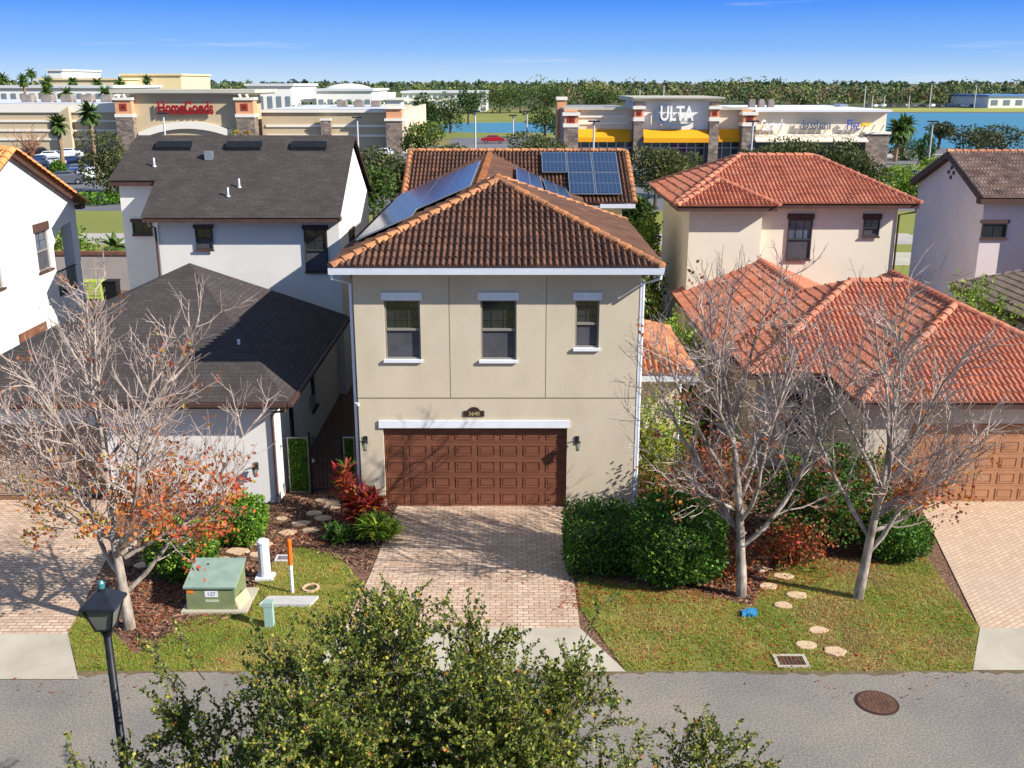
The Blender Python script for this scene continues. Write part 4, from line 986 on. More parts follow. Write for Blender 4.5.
# spiky plants
def spiky(name, loc, n, ln, mats, label, seed, wid=.035, h=.9, stems=5):
    r = random.Random(seed); L = Vector(loc); t = thing(name, loc, label, 'plant'); mb = MB(); sb = MB()
    for s in range(stems):
        a = s * 2.4; c = L + Vector((math.cos(a) * .3, math.sin(a) * .25, 0)) * (1 if s else 0); hh = h * r.uniform(.5, 1)
        sb.tube([c, c + Vector((0, 0, hh))], [.02, .012], 5)
        for k in range(n // stems):
            z = hh * (.25 + .75 * r.random()); b = r.uniform(0, 6.28); el = r.uniform(.3, 1.3); d = Vector((math.cos(b) * math.cos(el), math.sin(b) * math.cos(el), math.sin(el)))
            p = c + Vector((0, 0, z)); sd = d.cross(Vector((0, 0, 1))).normalized() * wid; l = ln * r.uniform(.7, 1.2); pts = [p]
            for q in range(3): pts.append(pts[-1] + d * l / 3); d = (d + Vector((0, 0, -.28))).normalized()
            m = r.choice(range(len(mats)))
            mb.face([pts[0] - sd * .4, pts[0] + sd * .4, pts[1] + sd, pts[1] - sd], m); mb.face([pts[1] - sd, pts[1] + sd, pts[2] + sd * .8, pts[2] - sd * .8], m); mb.face([pts[2] - sd * .8, pts[2] + sd * .8, pts[3]], m)
    mb.build('leaves', mats, t); sb.build('stem', bark, t); return t
spiky('red_plant', G(366, 529), 760, .44, [L_pink, L_red, mat('leaf_burgundy', srgb(86, 26, 40), srgb(120, 40, 50), 4, .6), L_org], 'tall red spiky plant beside the beige garage door', 1, .055, 1.05, 11)
spiky('red_plant', G(353, 522) + Vector((-.15, .35, 0)), 150, .42, [L_pink, L_red, L_org, L_green], 'slimmer red spiky plant behind the taller one by the gate', 5, .04, 1.7, 3)
spiky('spiky_plant', G(379, 541), 620, .46, [L_bright, L_yel, L_hedge], 'lime green spiky plant in front of the red plant', 2, .03, .5, 9)
spiky('spiky_plant', G(342, 540), 300, .36, [L_green, L_dark, L_hedge], 'dark green grassy plant left of the lime green one', 3, .03, .25, 7)

# ------------------------------------------------------------------ grass, leaf litter and chips
def inpoly(x, y, P):
    c = False; j = len(P) - 1
    for i in range(len(P)):
        if (P[i].y > y) != (P[j].y > y) and x < (P[j].x - P[i].x) * (y - P[i].y) / (P[j].y - P[i].y) + P[i].x: c = not c
        j = i
    return c
def scatter(P, n, fn, r):
    xs = [p.x for p in P]; ys = [p.y for p in P]; k = 0
    while k < n:
        x, y = r.uniform(min(xs), max(xs)), r.uniform(min(ys), max(ys))
        if inpoly(x, y, P): fn(x, y); k += 1
r = random.Random(21); gb = MB(); gshift = 0
def blade(x, y):
    q = noise.noise(Vector((x * .8, y * .8, 3))) + .9 * noise.noise(Vector((x * .33, y * .4, 7))); q2 = noise.noise(Vector((x * 2.3, y * 2.3, 9)))
    if q2 < -.3 and r.random() < .7: return
    m = 0 if q + gshift + r.gauss(0, .22) > .1 else 1 if q + r.gauss(0, .22) + gshift > -.22 else 2
    h = r.uniform(.025, .06) * (1.8 if r.random() < .06 else 1); a = r.uniform(0, 6.28); w_ = .008; dx, dy = math.cos(a) * w_, math.sin(a) * w_
    gb.face([(x - dx, y - dy, .004), (x + dx, y + dy, .004), (x + r.gauss(0, .025), y + r.gauss(0, .025), h)], m)
gshift = .42; scatter(lawn_polys[0], 30000, blade, r); gshift = 0; scatter(lawn_polys[1], 62000, blade, r)
o = gb.build('lawn_grass', [leaf_mat('blade_green', srgb(122, 144, 50), srgb(148, 162, 62), .3), leaf_mat('blade_yellow', srgb(184, 176, 92), srgb(166, 166, 78), .3), leaf_mat('blade_straw', srgb(188, 164, 112), srgb(168, 138, 92), .2)], None); o['kind'] = 'stuff'
lb = MB()
def litter(x, y):
    s = r.uniform(.03, .07); a = r.uniform(0, 6.28); z = .022 + r.random() * .02
    lb.face([(x, y, z), (x + math.cos(a) * s, y + math.sin(a) * s, z + r.uniform(-.004, .02)), (x + math.cos(a + .8) * s, y + math.sin(a + .8) * s, z + r.uniform(-.004, .01))], r.choice((0, 0, 1, 2)))
for P, n in ((lawn_polys[1], 2600), (lawn_polys[0], 600), (drive_main, 160), (pxs([(560, 610), (570, 545), (860, 530), (900, 560), (760, 600)], 0), 4200), (pxs([(130, 655), (120, 590), (200, 560), (380, 540), (360, 500), (230, 560)], 0), 1800), (pxs([(0, 672), (1024, 672), (1024, 700), (0, 700)], 0), 130)):
    scatter(P, n, litter, r)
o = lb.build('leaf_litter', [L_brn, L_org, L_red]); o['kind'] = 'stuff'
cbm = MB()
def chip(x, y):
    a = r.uniform(0, 3.14); l, w_ = r.uniform(.03, .07), r.uniform(.008, .02); z = r.uniform(.005, .03); c, s = math.cos(a), math.sin(a)
    cbm.obox((x, y, z), (c * l, s * l, r.uniform(-.01, .01)), (-s * w_, c * w_, r.uniform(-.01, .01)), (0, 0, .005), r.choice((0, 0, 1, 2)))
scatter(pxs([(110, 630), (100, 590), (190, 500), (290, 495), (395, 500), (398, 512), (368, 570), (300, 548), (262, 566), (250, 612), (150, 650)], 0), 5200, chip, r)
scatter(pxs([(570, 580), (566, 535), (700, 520), (915, 520), (925, 556), (800, 560), (768, 580), (752, 606), (690, 592)], 0), 4600, chip, r)
o = cbm.build('mulch_chips', [mat('chip_brown', srgb(104, 76, 60)), mat('chip_dark', srgb(66, 42, 32)), mat('chip_pale', srgb(160, 122, 98))]); o['kind'] = 'stuff'

# ------------------------------------------------------------------ stepping stones
def stone(name, px, py, rw, label, group, seed, sq=1.0):
    rw *= .78
    r = random.Random(seed); p = G(px, py); mb = MB(); n = 11; k = [1 + r.uniform(-.16, .16) for _ in range(n)]
    ring = [(math.cos(6.283 * i / n) * rw * k[i], math.sin(6.283 * i / n) * rw * .72 * sq * k[i]) for i in range(n)]
    z0, z1 = 0.0, .04
    v = [(p.x + a, p.y + b, z0) for a, b in ring] + [(p.x + a, p.y + b, z1 - .01) for a, b in ring] + [(p.x + a * .9, p.y + b * .9, z1 + r.uniform(-.003, .003)) for a, b in ring]
    f = [(i, (i + 1) % n, n + (i + 1) % n, n + i) for i in range(n)] + [(n + i, n + (i + 1) % n, 2 * n + (i + 1) % n, 2 * n + i) for i in range(n)] + [tuple(range(2 * n, 3 * n))]
    mb.mesh(v, f); ORG[name] = Vector()
    o = mb.build(name, flag, None); o.data.transform(Matrix.Translation(-p)); o.location = p; tag(o, label, 'stepping stone', group)
GS = 'stepping stones winding to the gate'
for i, (px, py, w_, l) in enumerate([
    (322, 501, .24, 'dark little stepping stone closest to the gate'), (333, 503, .27, 'stepping stone just in front of the gate, right of its neighbour'),
    (333, 507, .3, 'wide stepping stone second in line from the gate on the right'), (314, 514, .3, 'pale stepping stone beside the white garage corner'),
    (282, 519, .2, 'small upright-looking stepping stone at the foot of the downspout'), (323, 519, .3, 'oval stepping stone in the middle of the path below the gate'),
    (301, 524, .32, 'pale oval stepping stone left of the middle of the path'), (311, 531, .33, 'broad stepping stone in the shade of the spiky plants'),
    (288, 533, .3, 'pale stepping stone near the white pipe on the gate side'), (264, 545, .3, 'pale stepping stone behind the white pipe'),
    (238, 552, .36, 'large oval cream stepping stone beside the clipped bush'), (220, 562, .38, 'large cream stepping stone nearest the utility box'), (256, 555, .22, 'small stepping stone left of the white pipe'), (142, 566, .28, 'shaded stepping stone near the trunk of the orange-leaved tree')]):
    stone('stepping_stone', px, py, w_, l, GS, i)
GS2 = 'stepping stones on the right lawn'
for i, (px, py, w_, l) in enumerate([
    (768, 559, .22, 'small round stone nearest the crimson shrub'), (758, 569, .28, 'round stone between bare tree and crimson shrub'), (784, 577, .3, 'flat shaded stone in the mulch right of the bare trunk'),
    (797, 596, .3, 'cream flat stone at the mulch edge, right one of a pair'), (782, 606, .27, 'pinkish flat stone at the mulch edge, left one of a pair'), (768, 587, .3, 'dark shaded flat stone beside the bare trunk'),
    (818, 631, .26, 'round pinkish stone on open grass above the drain cover'), (806, 646, .3, 'pale angular stone beside the drain cover'), (835, 652, .3, 'cream angular stone on the grass farthest right')]):
    stone('stepping_stone', px, py, w_, l, GS2, 40 + i)

# ------------------------------------------------------------------ yard objects
# green utility box
p = G(212, 612); T = thing('utility_box', p, 'green metal utility box with sloping lid on the lawn', 'utility box')
mb = MB(); a, b, dd_ = 1.02, .86, .8; x0, x1, y0_, y1_ = p.x - .52, p.x + .52, p.y, p.y + .9
mb.prism([(y0_, .06), (y1_, .06), (y1_, .78), (y0_ + .0, .58)], 'x', x0, x1); mb.build('body', mat('box_green', srgb(108, 120, 84), srgb(128, 136, 98), 3, .6, .1, 30), T, recalc=True)
mb = MB(); n_ = Vector((0, -.2, .9)).normalized(); up_ = Vector((0, .9, .2)).normalized()
mb.obox(Vector((p.x, p.y + .44, .70)), (.56, 0, 0), up_ * .5, n_ * .025); mb.build('lid', mat('lid_green', srgb(124, 146, 134), srgb(142, 162, 148), 4, .6), T)
mb = MB(); mb.box(x0 - .12, x1 + .25, y0_ - .1, y1_ + .1, 0, .06); mb.build('pad', concrete, T)
mb = MB(); mb.box(p.x - .12, p.x + .16, y0_ - .008, y0_ - .001, .36, .5); pl = mb.build('label_plate', white_trim, T)
text(pl, '127', (p.x + .02, y0_ - .01, .43), .12, black_metal, .001, name='plate_number')
mb = MB(); mb.box(x0 + .02, x0 + .16, y0_ - .008, y0_ - .001, .45, .54); mb.build('warning_sticker', mat('sticker_orange', srgb(222, 120, 40)), T)
mb = MB(); mb.box(p.x - .12, p.x + .17, y0_ - .007, y0_ - .001, .24, .3); mb.build('label_plate', mat('plate_pale', srgb(176, 182, 160)), T)
# leaning board
o = MB(); q = G(243, 606); o.obox(q + Vector((0, 0, .16)), (.02, .0, .01), (.06, .25, 0), (-.05, 0, .14)); o = o.build('leaning_board', flag); tag(o, 'pale board leaning on the right side of the green box', 'board')
# white riser pipe, marker post
p = G(265.5, 578); T = thing('riser_pipe', p, 'short white riser pipe standing in the grass', 'pipe')
mb = MB(); mb.tube([p, p + Vector((0, 0, .9))], .13, 14); mb.build('tube', white_trim, T, smooth=False)
mb = MB(); mb.tube([p + Vector((0, 0, .9)), p + Vector((0, 0, .94)), p + Vector((0, 0, .97))], [.145, .145, .1], 14); mb.build('cap', white_trim, T)
mb = MB(); mb.box(p.x - .2, p.x + .2, p.y - .17, p.y + .17, 0, .07); mb.build('base', white_trim, T)
p = G(292.5, 593); T = thing('marker_post', p, 'slim white marker post with an orange upper half', 'marker post')
mb = MB(); mb.tube([p, p + Vector((0, 0, .72))], .04, 8); mb.build('post', white_trim, T)
mb = MB(); mb.tube([p + Vector((0, 0, .7)), p + Vector((0, 0, 1.28)), p + Vector((0, 0, 1.32))], [.052, .052, .03], 8); mb.build('orange_sleeve', mat('marker_orange', srgb(226, 104, 24), None, rough=.5), T)
p = G(270, 626); T = thing('cable_pedestal', p, 'small grey-green cable pedestal half hidden by oak leaves', 'utility post')
mb = MB(); mb.box(p.x - .09, p.x + .09, p.y - .08, p.y + .08, 0, .48); mb.build('body', mat('pedestal_green', srgb(142, 170, 160)), T)
mb = MB(); mb.box(p.x - .1, p.x + .1, p.y - .09, p.y + .09, .482, .58); mb.build('cap', mat('pedestal_green', (0, 0, 0)), T)
def lid_box(name, px, py, w_, d_, frame_m, lid_m, label, cat, z=.03, slots=0):
    p = G(px, py); T = thing(name, p, label, cat); mb = MB()
    t = w_ * .2
    mb.box(p.x - w_, p.x + w_, p.y - d_, p.y - d_ + t, 0, z + .01); mb.box(p.x - w_, p.x + w_, p.y + d_ - t, p.y + d_, 0, z + .01)
    mb.box(p.x - w_, p.x - w_ + t, p.y - d_ + t, p.y + d_ - t, 0, z + .01); mb.box(p.x + w_ - t, p.x + w_, p.y - d_ + t, p.y + d_ - t, 0, z + .01); mb.build('frame', frame_m, T)
    mb = MB(); mb.box(p.x - w_ + t, p.x + w_ - t, p.y - d_ + t, p.y + d_ - t, 0, z)
    if slots:
        for i in range(slots):
            x = p.x - (w_ - t) + (i + .5) * 2 * (w_ - t) / slots; mb.box(x - .012, x + .012, p.y - d_ + t + .02, p.y + d_ - t - .02, z, z + .008)
    mb.build('lid', lid_m, T)
lid_box('drain_cover', 791, 662, .32, .23, concrete, mat('rust_lid', srgb(96, 62, 58), srgb(80, 54, 50), 5), 'square concrete drain frame with a dark red-brown lid at the road edge', 'drain cover', slots=7)
lid_box('meter_box', 283, 559, .17, .15, white_trim, mat('meter_lid', srgb(120, 110, 120)), 'tiny white meter box in the grass behind the marker post', 'meter box')
p = G(311, 589); T = thing('valve_box', p, 'round earthy valve hole with a pale rim behind the concrete slab', 'valve box'); mb = MB()
for k in range(14):
    a0, a1 = 6.283 * k / 14, 6.283 * (k + .96) / 14; c0, s0, c1, s1 = math.cos(a0), math.sin(a0), math.cos(a1), math.sin(a1)
    mb.prism([(p.x + c0 * .14, p.y + s0 * .14), (p.x + c0 * .2, p.y + s0 * .2), (p.x + c1 * .2, p.y + s1 * .2), (p.x + c1 * .14, p.y + s1 * .14)], 'z', 0, .05)
mb.build('rim', flag, T, recalc=True); mb = MB(); mb.tube([p, p + Vector((0, 0, .02))], .138, 14); mb.build('lid', mat('valve_dark', srgb(66, 50, 42), srgb(50, 40, 34), 9), T)
p = G(289, 603); mb = MB(); mb.prism([(p.x - .62, p.y - .16), (p.x + .5, p.y - .2), (p.x + .62, p.y + .2), (p.x - .5, p.y + .2)], 'z', 0.0, .07)
for i in (-.1, .25): mb.box(p.x + i - .05, p.x + i + .05, p.y - .015, p.y + .015, .07, .075)
mb = mb.build('concrete_slab', mat('slab_grey', srgb(176, 174, 172), srgb(188, 186, 182), 3), None, recalc=True); tag(mb, 'grey concrete slab lying in the grass in front of the marker post', 'slab')
p = G(877, 703); mb = MB(); mb.tube([p, p + Vector((0, 0, .012))], .39, 32); T = thing('manhole_cover', p, 'round rusty manhole cover in the asphalt road', 'manhole cover'); mb.build('rim', mat('rust_rim', srgb(70, 46, 40), srgb(56, 40, 36), 6), T)
mb = MB(); mb.tube([p + Vector((0, 0, .012)), p + Vector((0, 0, .02))], .345, 32)
for i in range(-4, 5):
    for j in range(-4, 5):
        if i * i + j * j < 17: mb.box(p.x + i * .07 - .02, p.x + i * .07 + .02, p.y + j * .07 - .02, p.y + j * .07 + .02, .0201, .026)
mb.build('lid', mat('rust_lid2', srgb(104, 74, 60), srgb(84, 60, 50), 9), T)
# blue rag-like object on the lawn
p = G(748, 614); mb = MB(); rr = random.Random(4)
for k in range(5):
    c = p + Vector((rr.uniform(-.1, .1), rr.uniform(-.07, .07), .04)); mb.obox(c, (.07 + rr.random() * .05, rr.uniform(-.05, .05), .01), (rr.uniform(-.03, .03), .07, .01), (0, 0, .03 + rr.random() * .03))
o = mb.build('blue_tarp', mat('blue_plastic', srgb(40, 110, 156), srgb(70, 146, 186), 9, .5)); tag(o, 'crumpled light blue plastic lying under the bare tree', 'plastic sheet')
# gate and hedge panels
YG = 26.1; xg = [at(x, 470, YG).x for x in (289, 311, 343, 352)]; T = thing('garden_gate', ((xg[1] + xg[2]) / 2, YG, 0), 'black iron gate between the white and beige houses', 'gate')
mb = MB(); zt = 1.72
for x in (xg[1], xg[2]): mb.box(x - .03, x + .03, YG - .03, YG + .03, 0, zt + .08)
mb.build('post', black_metal, T)
mb = MB(); mb.box(xg[1] + .03, xg[2] - .03, YG - .015, YG + .015, zt - .1, zt - .06); mb.box(xg[1] + .03, xg[2] - .03, YG - .015, YG + .015, zt - .3, zt - .27); mb.box(xg[1] + .03, xg[2] - .03, YG - .015, YG + .015, .12, .16)
for i in range(1, 8): x = xg[1] + (xg[2] - xg[1]) * i / 8; mb.box(x - .009, x + .009, YG - .009, YG + .009, .1, zt)
lf = mb.build('gate_leaf', black_metal, T); mb = MB(); mb.box(xg[1] + .05, xg[1] + .12, YG - .05, YG - .02, .95, 1.05); mb.build('handle', alu, lf)
def hedge_panel(x0, x1, label):
    T = thing('artificial_hedge', ((x0 + x1) / 2, YG, 0), label, 'hedge panel'); mb = MB(); rr = random.Random(int(x0 * 100)); t = .025
    for a, b, c, d in ((x0, x0 + t, .05, zt - .05), (x1 - t, x1, .05, zt - .05), (x0 + t, x1 - t, zt - .08, zt - .05), (x0 + t, x1 - t, .05, .08)): mb.box(a, b, YG - .02, YG + .02, c, d)
    mb.build('frame', alu, T); mb = MB()
    for _ in range(int(2600 * (x1 - x0) / .6)): leaf(mb, Vector((rr.uniform(x0 + t, x1 - t), YG + rr.gauss(0, .015), rr.uniform(.09, zt - .09))), rr.uniform(.035, .06), rr.choice((0, 0, 1, 2)), (rv(rr) + Vector((0, -1, 0))).normalized(), rr)
    mb.box(x0 + t, x1 - t, YG + .02, YG + .03, .08, zt - .08, 2)
    mb.build('foliage', [L_hedge, L_bright, L_green], T)
hedge_panel(xg[0], xg[1] - .04, 'wide panel of leafy artificial hedge beside the white garage')
hedge_panel(xg[2] + .04, xg[3] + .1, 'narrow strip of leafy hedge panel beside the beige house corner')
# street lamp
P = Vector((-5.03, 11.3, 0)); P = Vector((at(103, 600, 11.6).x, 11.6, 0)); T = thing('street_lamp', P, 'black lantern street lamp on a round post beside the near road edge', 'street lamp')
zl = at(104, 627, 11.6).z; zh = at(104, 590, 11.6).z
mb = MB(); mb.tube([P, P + Vector((0, 0, .5)), P + Vector((0, 0, .55)), P + Vector((0, 0, zl - .05))], [.1, .085, .058, .05], 12); mb.build('post', black_metal, T, smooth=True)
def ring4(z, w_): return [P + Vector((a * w_, b * w_, z)) for a, b in ((-1, -1), (1, -1), (1, 1), (-1, 1))]
mb = MB(); mb.tube([P + Vector((0, 0, zl - .12)), P + Vector((0, 0, zl - .03)), P + Vector((0, 0, zl + .01))], [.055, .09, .12], 10)
B, Tt = ring4(zl, .1), ring4(zl + .34, .19)
for k in range(4): mb.tube([B[k], Tt[k]], .014, 4); mb.tube([B[k], B[(k + 1) % 4]], .013, 4)
mb.build('lantern_frame', black_metal, T)
mb = MB(); b2, t2 = ring4(zl + .01, .092), ring4(zl + .335, .178)
for k in range(4): mb.face([b2[k], b2[(k + 1) % 4], t2[(k + 1) % 4], t2[k]])
mb.build('lantern_glass', mat('lantern_glass', srgb(112, 112, 108), srgb(94, 94, 90), 3, .35), T)
mb = MB(); e, f_, g_ = ring4(zl + .34, .225), ring4(zl + .37, .225), ring4(zl + .53, .06)
for k in range(4): mb.face([e[k], e[(k + 1) % 4], f_[(k + 1) % 4], f_[k]]); mb.face([f_[k], f_[(k + 1) % 4], g_[(k + 1) % 4], g_[k]])
mb.face(e[::-1]); mb.face(g_); mb.tube([P + Vector((0, 0, zl + .53)), P + Vector((0, 0, zl + .56))], .05, 8); mb.build('lantern_roof', mat('lamp_roof', srgb(38, 42, 52), srgb(30, 34, 42), 6, .4), T)
mb = MB(); mb.tube([P + Vector((0, 0, zl + .56)), P + Vector((0, 0, zl + .63)), P + Vector((0, 0, zl + .66))], [.042, .046, .025], 10); mb.build('light_sensor', mat('sensor_teal', srgb(56, 116, 126), None, rough=.3), T)

# ================================================================== beyond the houses
T = thing('boundary_wall', (0, 55, 0), 'grey rendered boundary wall with a brown cap behind the left houses', 'wall')
mb = MB(); mb.box(-60, 16, 54.9, 55.15, 0, 1.95); mb.build('panel', mat('wall_grey', srgb(150, 144, 140), srgb(160, 152, 146), 1), T)
mb = MB(); mb.box(-60, 16, 54.82, 55.23, 1.953, 2.12); mb.build('coping', mat('coping_brown', srgb(120, 80, 62), srgb(104, 70, 56), 3), T)
p = Vector((-22.1, 52.6, 0)); p = Vector((at(94, 290, 52.4).x, 52.4, 0)); T = thing('slatted_bin', p, 'lime green slatted garden bin in front of the boundary wall', 'bin'); mb = MB()
for i in range(5): mb.box(p.x - .48, p.x + .48, p.y - .3, p.y - .26, .1 + i * .17, .22 + i * .17)
mb.box(p.x - .5, p.x - .44, p.y - .26, p.y + .3, 0, .95); mb.box(p.x + .44, p.x + .5, p.y - .26, p.y + .3, 0, .95); mb.build('body', mat('lime_plastic', srgb(158, 184, 48)), T)
mb = MB(); mb.box(p.x - .52, p.x + .52, p.y - .33, p.y + .33, .955, 1.02); mb.build('lid', mat('lime_plastic', (0, 0, 0)), T)
q = p + Vector((.95, .1, 0)); T = thing('wheeled_bin', q, 'dark grey wheeled bin beside the lime green bin', 'bin'); mb = MB(); mb.prism([(q.y - .25, .1), (q.y + .25, .1), (q.y + .32, .95), (q.y - .32, .95)], 'x', q.x - .3, q.x + .3); mb.build('body', black_metal, T, recalc=True)
mb = MB(); mb.box(q.x - .33, q.x + .33, q.y - .36, q.y + .34, .953, 1.02); mb.build('lid', black_metal, T)

store_tan = mat('store_tan', srgb(184, 166, 134), srgb(194, 176, 144), .2)
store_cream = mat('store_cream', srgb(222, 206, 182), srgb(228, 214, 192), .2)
store_white = mat('store_white', srgb(228, 226, 222), srgb(220, 218, 214), .2)
store_org = mat('store_orange', srgb(206, 148, 108), srgb(214, 156, 116), .2)
roof_white = mat('roof_membrane', srgb(206, 208, 212), srgb(190, 194, 200), .08)
cornice = mat('cornice_grey', srgb(176, 172, 156), srgb(188, 184, 168), .2)
red_sq = mat('emblem_red', srgb(150, 56, 44), None)
arch_w = mat('arch_white', srgb(226, 220, 206))
YS = 168.0
X = lambda px, Y=None: at(px, 130, Y or YS).x
Z = lambda py, Y=None: at(512, py, Y or YS).z
def pier(parent, pa, pb, top, mid, Y, out, band=.5, emblem=True, d=1.2):
    """stone lower part, orange upper part with an emblem, pale bands"""
    x0, x1 = X(pa, Y), X(pb, Y); y = Y - out; zt, zm = Z(top, Y), Z(mid, Y)
    mb = MB(); mb.box(x0, x1, y, y + d + out, -.1, zm); o = mb.build('stone_pier', stone_m, parent)
    mb = MB(); mb.box(x0 + .05, x1 - .05, y + .05, y + d + out, zm + band, zt); mb.build('pier_head', store_org, o)
    mb = MB(); mb.box(x0 - .1, x1 + .1, y - .1, y + d + out, zm, zm + band); mb.box(x0 - .2, x1 + .2, y - .2, y + d + out, zt, zt + .4); mb.build('band', arch_w, o)
    if emblem:
        c = (x0 + x1) / 2; s = min(.55, (x1 - x0) * .25); zc = (zm + band + zt) / 2; mb = MB(); mb.box(c - s, c + s, y - .02, y + .04, zc - s, zc + s); e = mb.build('emblem', red_sq, o)
        mb = MB(); t = s * .45; mb.box(c - t, c + t, y - .05, y - .021, zc - t, zc + t); mb.build('emblem_boss', mat('emblem_dark', srgb(110, 36, 30)), e)
    return o
# ---- home furnishing store
ST = thing('homeware_store', (-52, 175, 0), 'tan superstore with the red HomeGoods lettering beyond the dark shingle roof', 'store')
mb = MB(); mb.box(-145, X(122), YS + 3, YS + 45, -.1, Z(106.5, YS + 3)); mb.build('left_wing', store_tan, ST)
mb = MB(); mb.box(-145, X(122), YS + 2.7, YS + 2.999, Z(106.5) - 1.0, Z(106.5) + .35)
for py in (122, 131.5, 140.5): mb.box(-145, X(118), YS + 2.8, YS + 2.999, Z(py) - .12, Z(py) + .22)
mb.build('band', arch_w, ST)
mb = MB(); z = Z(106.5); mb.box(-145, X(118), YS + 3.6, YS + 45, z + .36, z + .42); mb.box(X(262), X(384), YS + 3.6, YS + 38, Z(112) + .3, Z(112) + .36); mb.build('flat_roof', roof_white, ST)
pl = MB(); x0, x1 = X(56), X(66); pl.box(x0, x1, YS + 1.8, YS + 2.69, -.1, Z(113)); pl.prism([(x0, Z(113)), (x1, Z(113)), (x1, Z(107))], 'y', YS + 1.8, YS + 2.69); pl.build('pilaster', store_tan, ST, recalc=True)
# raised portal with the sign
mb = MB(); mb.box(X(133), X(242), YS, YS + 14, Z(140), Z(92)); mb.box(X(133), X(138), YS, YS + 14, -.1, Z(140)); mb.build('portal', store_tan, ST)
mb = MB(); mb.box(X(138.2), X(241), YS + 3, YS + 14, -.1, Z(140)); mb.build('entrance_glass', glass_store, ST)
mb = MB(); mb.box(X(116), X(259), YS - 1.1, YS + 15, Z(93), Z(89.5)); mb.box(X(118), X(257), YS - .8, YS + 14.5, Z(94.5), Z(93) - .01); mb.build('cornice', cornice, ST)
ar = MB(); xa, xb = X(139), X(237); za, zb = Z(136), Z(125); n = 14
for i in range(n):
    f0, f1 = i / n, (i + 1) / n; h = lambda f: za + (zb - za) * (1 - (2 * f - 1) ** 2)
    x0, x1 = xa + (xb - xa) * f0, xa + (xb - xa) * f1
    ar.prism([(x0, h(f0) - .55), (x1, h(f1) - .55), (x1, h(f1) + .55), (x0, h(f0) + .55)], 'y', YS - .5, YS - .02)
ar.build('arch', arch_w, ST, recalc=True)
for pa, pb in ((120, 137), (239, 257)): pier(ST, pa, pb, 100, 117, YS, 1.3)
mb = MB()
for px in (124, 130, 244, 251): mb.tube([(X(px), YS - .6, Z(99.8)), (X(px), YS - 1.2, Z(94.6))], .22, 8)
mb.build('short_column', arch_w, ST)
red = mat('sign_red', srgb(140, 20, 32), None, rough=.4)
text(ST, 'HomeGoods', (X(188.5), YS - .6, Z(108.4)), 2.8, red, .12, bold=.07, fit=X(215.5) - X(161), name='sign_lettering', label='red HomeGoods lettering')
mb = MB(); mb.box(X(163), X(214), YS - .45, YS - .05, Z(110.3), Z(109.8)); mb.build('sign_rail', store_tan, ST)
mb = MB(); mb.box(X(258), X(386), YS + 3, YS + 40, -.1, Z(110.5)); mb.build('right_wing', store_tan, ST)
mb = MB(); mb.box(X(258), X(386), YS + 2.6, YS + 2.999, Z(113), Z(110.2)); 
for py in (127, 137): mb.box(X(262), X(384), YS + 2.8, YS + 2.999, Z(py) - .12, Z(py) + .25)
mb.build('band', arch_w, ST)
pl = MB(); x0, x1 = X(319), X(329); pl.box(x0, x1, YS + 1.8, YS + 2.59, -.1, Z(121)); pl.build('stone_pier', stone_m, ST)
pl = MB(); pl.box(x0 - .1, x1 + .1, YS + 1.7, YS + 2.59, Z(121), Z(119)); pl.build('band', arch_w, ST)
# end tower and lit side wall
x0, x1 = X(386), X(402)
mb = MB(); mb.box(x0, x1, YS, YS + 4, -.1, Z(121)); mb.build('stone_pier', stone_m, ST)
mb = MB(); mb.box(x0 + .1, x1 - .02, YS + .1, YS + 4, Z(121) + .4, Z(109)); mb.build('pier_head', store_org, ST)
mb = MB(); mb.box(x0 - .2, x1 + .2, YS - .2, YS + 4.2, Z(121), Z(121) + .4); mb.box(x0 - .2, x1 + .2, YS - .2, YS + 4.2, Z(109), Z(108)); mb.box(x0 - .4, x1 + .6, YS - .4, YS + 4.6, Z(100), Z(98)); mb.box(x0 + .1, x1, YS, YS + 4, Z(108), Z(100)); mb.build('tower_top', arch_w, ST)
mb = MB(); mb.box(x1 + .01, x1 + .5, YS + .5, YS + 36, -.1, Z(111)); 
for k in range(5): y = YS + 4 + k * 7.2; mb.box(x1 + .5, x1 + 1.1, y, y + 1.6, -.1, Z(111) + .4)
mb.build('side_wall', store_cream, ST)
um = mat('unit_grey', srgb(126, 116, 110), srgb(150, 140, 132), .8)
def unit(parent, x0, x1, y0, y1, z0, z1):
    mb = MB(); mb.box(x0, x1, y0, y1, z0, z1 - .25); mb.box(x0 + .1, x1 - .1, y0 + .1, y1 - .1, z1 - .25 + .002, z1); mb.box(x0 + .15, x1 - .15, y0 - .03, y0 - .003, z0 + .2, z1 - .4); mb.build('rooftop_unit', um, parent)
for k in range(6): unit(ST, -84 + k * 3.4, -82.2 + k * 3.4, YS + 12, YS + 14, z + .422, z + 1.7)
for k in range(3): unit(ST, -70 + k * 2.8 + 2, -68.4 + k * 2.8 + 2, YS + 12, YS + 14, z + .422, z + 1.5)
for k in range(3): unit(ST, -31 + k * 3, -29.4 + k * 3, YS + 18, YS + 20, Z(112) + .362, Z(112) + 1.5)

